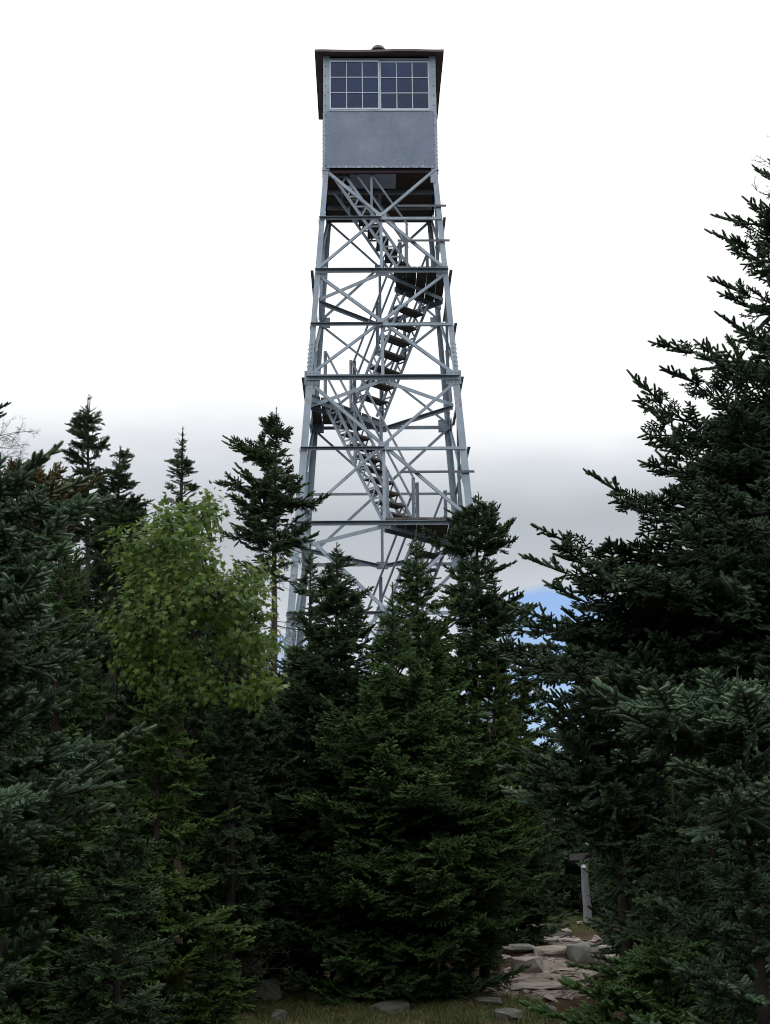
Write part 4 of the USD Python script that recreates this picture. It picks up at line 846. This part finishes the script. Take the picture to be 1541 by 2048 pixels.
ROCKS = [  # x0, x1, row of the foot, height px, depth m, material, label
    (1074, 1146, 1921, 22, .75, GRAN3, 'pale flat-topped slab with a rusty broken front edge on the path'),
    (1030, 1092, 1953, 30, .6, GRAN, 'blocky stone with a reddish broken side on the left of the path'),
    (1146, 1204, 1933, 34, .7, GRAN2, 'grey slanting stone on the right of the path beside the rusty slab'),
    (1010, 1150, 1988, 9, 1.1, GRAN, 'broad flat slab level with the dirt at the foot of the path'),
    (1092, 1168, 1889, 9, .8, GRAN, 'thin grey ledge above the rusty slab'),
    (1106, 1146, 1878, 18, .6, GRAN2, 'rounded mossy stone at the top of the path'),
    (1066, 1102, 1858, 8, .5, GRAN2, 'small grey stone in the grass near the signpost'),
    (1158, 1178, 1853, 7, .4, GRAN, 'tiny pale stone at the foot of the signpost'),
    (1012, 1082, 1891, 11, .7, GRAN3, 'brown ledge beside the tower footing'),
    (1004, 1078, 1912, 18, .7, GRAN2, 'grey slab under the fir boughs left of the rusty slab'),
    (1208, 1256, 1937, 14, .5, GRAN, 'pale stone half hidden by the right-hand boughs'),
    (1262, 1284, 1868, 8, .4, GRAN, 'small white stone glimpsed through the right-hand boughs'),
    (1180, 1236, 1905, 12, .6, GRAN3, 'low tan stone right of the path beyond the slanting stone'),
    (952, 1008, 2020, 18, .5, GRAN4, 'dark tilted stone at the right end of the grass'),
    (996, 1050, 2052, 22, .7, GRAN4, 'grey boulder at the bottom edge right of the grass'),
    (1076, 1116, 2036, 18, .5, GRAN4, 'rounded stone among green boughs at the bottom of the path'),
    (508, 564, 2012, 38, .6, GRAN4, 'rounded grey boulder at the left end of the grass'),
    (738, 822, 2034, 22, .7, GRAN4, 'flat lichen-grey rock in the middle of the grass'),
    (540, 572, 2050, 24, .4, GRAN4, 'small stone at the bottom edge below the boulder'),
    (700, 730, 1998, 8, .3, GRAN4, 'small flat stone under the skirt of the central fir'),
    (1120, 1152, 1950, 8, .4, GRAN, 'small flat stone bedded in the path dirt'),
    (1040, 1072, 1872, 7, .5, GRAN, 'pale flat stone next to the tower foot'),
]
for i, (x0, x1, yb, hp, dp, m, lab) in enumerate(ROCKS):
    p = on_ground((x0 + x1) / 2, yb); w = (x1 - x0) * p[1] / FPX * 1.05; h = hp * p[1] / FPX * 1.5
    y = p[1] + dp * .42
    t = part('stone', rock(40 + i, w, dp, h, .55 if hp < 25 else .8), m, smooth=14)
    UsdGeom.Xformable(t).AddTranslateOp().Set(Gf.Vec3d(float(p[0]), float(y), float(ground_z(p[0], y)) + h * .12))
    tag(t, lab, 'rock', 'granite stones on the path and in the grass')

# ------------------------------------------------------------------ signpost
sp = on_ground(1177, 1848)
sg = thing('sign_post', 'weathered grey wooden trail post with a small board and white blaze', 'sign', sp)
top = at(1167, 1707, sp[1]) - sp
pts = [np.array([0, 0, -.15]), top * .25 + (.004, 0, 0), top * .5 + (-.004, 0, 0), top * .75 + (.003, 0, 0), top]
part('post', tube(pts, [.078, .07, .066, .06, .057], 10), POST, sg, smooth=40)
bc = at(1158, 1714, sp[1]) - sp
part('board', frame_box(bc + (0, -.10, 0), (.16, 0, .012), (0, .016, 0), (-.004, 0, .052)), SIGNM, sg)
wc = at(1167, 1733, sp[1]) - sp
m = trimesh.creation.extrude_polygon(Polygon([(-.045, -.02), (.04, -.03), (.03, .015), (-.005, .035)]), .006, engine='earcut'); m.apply_transform(trimesh.transformations.rotation_matrix(PI / 2, [1, 0, 0])); m.apply_translation(wc + (-.005, -.076, 0))
part('blaze', m, PAINT, sg)
part('bolt', hexbolt(bc + (-.02, -.118, .022), (0, -1, 0), .010), RAIL, sg)
part('bolt', hexbolt(bc + (.03, -.118, -.022), (0, -1, 0), .010), RAIL, sg)

# ------------------------------------------------------------------ grass, litter
def tuft(seed, blades, h):
    r = np.random.default_rng(seed); v, f = [], []
    for k in range(blades):
        a = r.uniform(0, 2 * PI); b = np.array([r.normal() * .03, r.normal() * .03, 0]); L = h * r.uniform(.5, 1.1); d = np.array([math.cos(a), math.sin(a), 0]); s = np.array([-d[1], d[0], 0]) * .0022
        lean = r.uniform(.1, .7); m = b + d * L * lean * .3 + (0, 0, L * .6); e = b + d * L * lean + (0, 0, L * (1 - lean * .35))
        n = len(v); v += [b - s, b + s, m - s * .8, m + s * .8, e]; f += [(n, n + 1, n + 3), (n, n + 3, n + 2), (n + 2, n + 3, n + 4)]
    return np.array(v), np.array(f)
GRASS = mat('grass_blades', {'oi': ('object_info', {}), 'g': ('geometry', {}), 'nz': ('noise_texture', {'scale': 2.5, 'detail': 3.0}), 'ad': ('math', {'math_type': 'multiply_add', 'value2': .5}),
            'rp': ('rgb_ramp', {'ramp': [(.3, (.048, .075, .022)), (.65, (.075, .105, .032)), (.88, (.11, .11, .045)), (1.0, (.16, .13, .07))]}), 'p': ('principled_bsdf', {'roughness': .6, 'specular_ior_level': .2})},
            [('oi.random', 'ad.value1'), ('g.position', 'nz.vector'), ('nz.fac', 'ad.value3'), ('ad.value', 'rp.fac'), ('rp.color', 'p.base_color')], 'p.BSDF')
rg = np.random.default_rng(3)
ga = np.column_stack([rg.uniform(-1.35, 1.35, 6200), rg.uniform(11.6, 14.6, 6200)])
ga = ga[rg.uniform(size=len(ga)) < 1.25 - np.abs(ga[:, 0]) * .35 - np.maximum(ga[:, 1] - 14.0, 0) * 1.2]
gp = np.vstack([ga, np.column_stack([rg.uniform(2.3, 4.4, 2000), rg.uniform(22.0, 26.5, 2000)])])
gp = gp[meshkit.noise(np.column_stack([gp * 1.7, np.full(len(gp), .3)])) > .28]
gp = np.column_stack([gp, ground_z(gp[:, 0], gp[:, 1]) - .004])
n = len(gp); a = rg.uniform(0, 2 * PI, n)
gq = np.stack([np.cos(a / 2), a * 0, a * 0, np.sin(a / 2)], 1)
g = instancer('/World/grass', [tuft(i, 12, .085) for i in range(3)], rg.integers(0, 3, n), gp, gq, rg.uniform(.5, 1.25, n), GRASS)
tag(g, 'short dull green grass at the bottom and round the signpost', 'grass', kind='stuff')
LITTER = mottled('needle_litter', [(.045, .028, .02), (.085, .05, .036), (.12, .075, .05)], 40.0, .95, .1)
lp = np.column_stack([rg.uniform(-3.2, 3.4, 5200), rg.uniform(11.5, 20.5, 5200)]); lp = np.column_stack([lp, ground_z(lp[:, 0], lp[:, 1]) + .006])
n = len(lp); a = rg.uniform(0, 2 * PI, n); q = np.stack([np.cos(a / 2), rg.normal(size=n) * .12, rg.normal(size=n) * .12, np.sin(a / 2)], 1); q /= np.linalg.norm(q, axis=1, keepdims=True)
sticks = []
for i in range(3):
    r = np.random.default_rng(60 + i); ms = []
    for _ in range(14):
        c = np.array([r.normal() * .05, r.normal() * .05, r.uniform(0, .008)]); an = r.uniform(0, PI); d = np.array([math.cos(an), math.sin(an), r.normal() * .15]) * r.uniform(.015, .05)
        ms.append(tube([c - d, c + d], [.0016, .001], 3, caps=False))
    mm = trimesh.util.concatenate(ms); sticks.append((np.array(mm.vertices), np.array(mm.faces)))
l = instancer('/World/needle_litter', sticks, rg.integers(0, 3, n), lp, q, rg.uniform(.6, 1.4, n), LITTER)
tag(l, 'brown fallen needles and twigs on the ground under the firs', 'forest litter', kind='stuff')

PEB = [(lambda m: (np.array(m.vertices), np.array(m.faces)))(trimesh.convex.convex_hull(np.random.default_rng(k).normal(size=(14, 3)) * [.03, .026, .014])) for k in range(4)]
pp = []
c = np.asarray(PATH)
u = rg.uniform(0, len(c) - 1, 420); pp = np.column_stack([np.interp(u, np.arange(len(c)), c[:, 0]) + rg.normal(size=420) * .42, np.interp(u, np.arange(len(c)), c[:, 1]) + rg.normal(size=420) * .2])
pp = np.column_stack([pp, ground_z(pp[:, 0], pp[:, 1]) + .018])
n = len(pp); a = rg.uniform(0, 2 * PI, n)
pb = instancer('/World/pebbles', PEB, rg.integers(0, 4, n), np.array(pp), np.stack([np.cos(a / 2), a * 0, a * 0, np.sin(a / 2)], 1), rg.uniform(.3, 1.7, n) ** 1.3, GRAN3)
tag(pb, 'loose pebbles and broken granite chips on the dirt path', 'pebbles', kind='stuff')
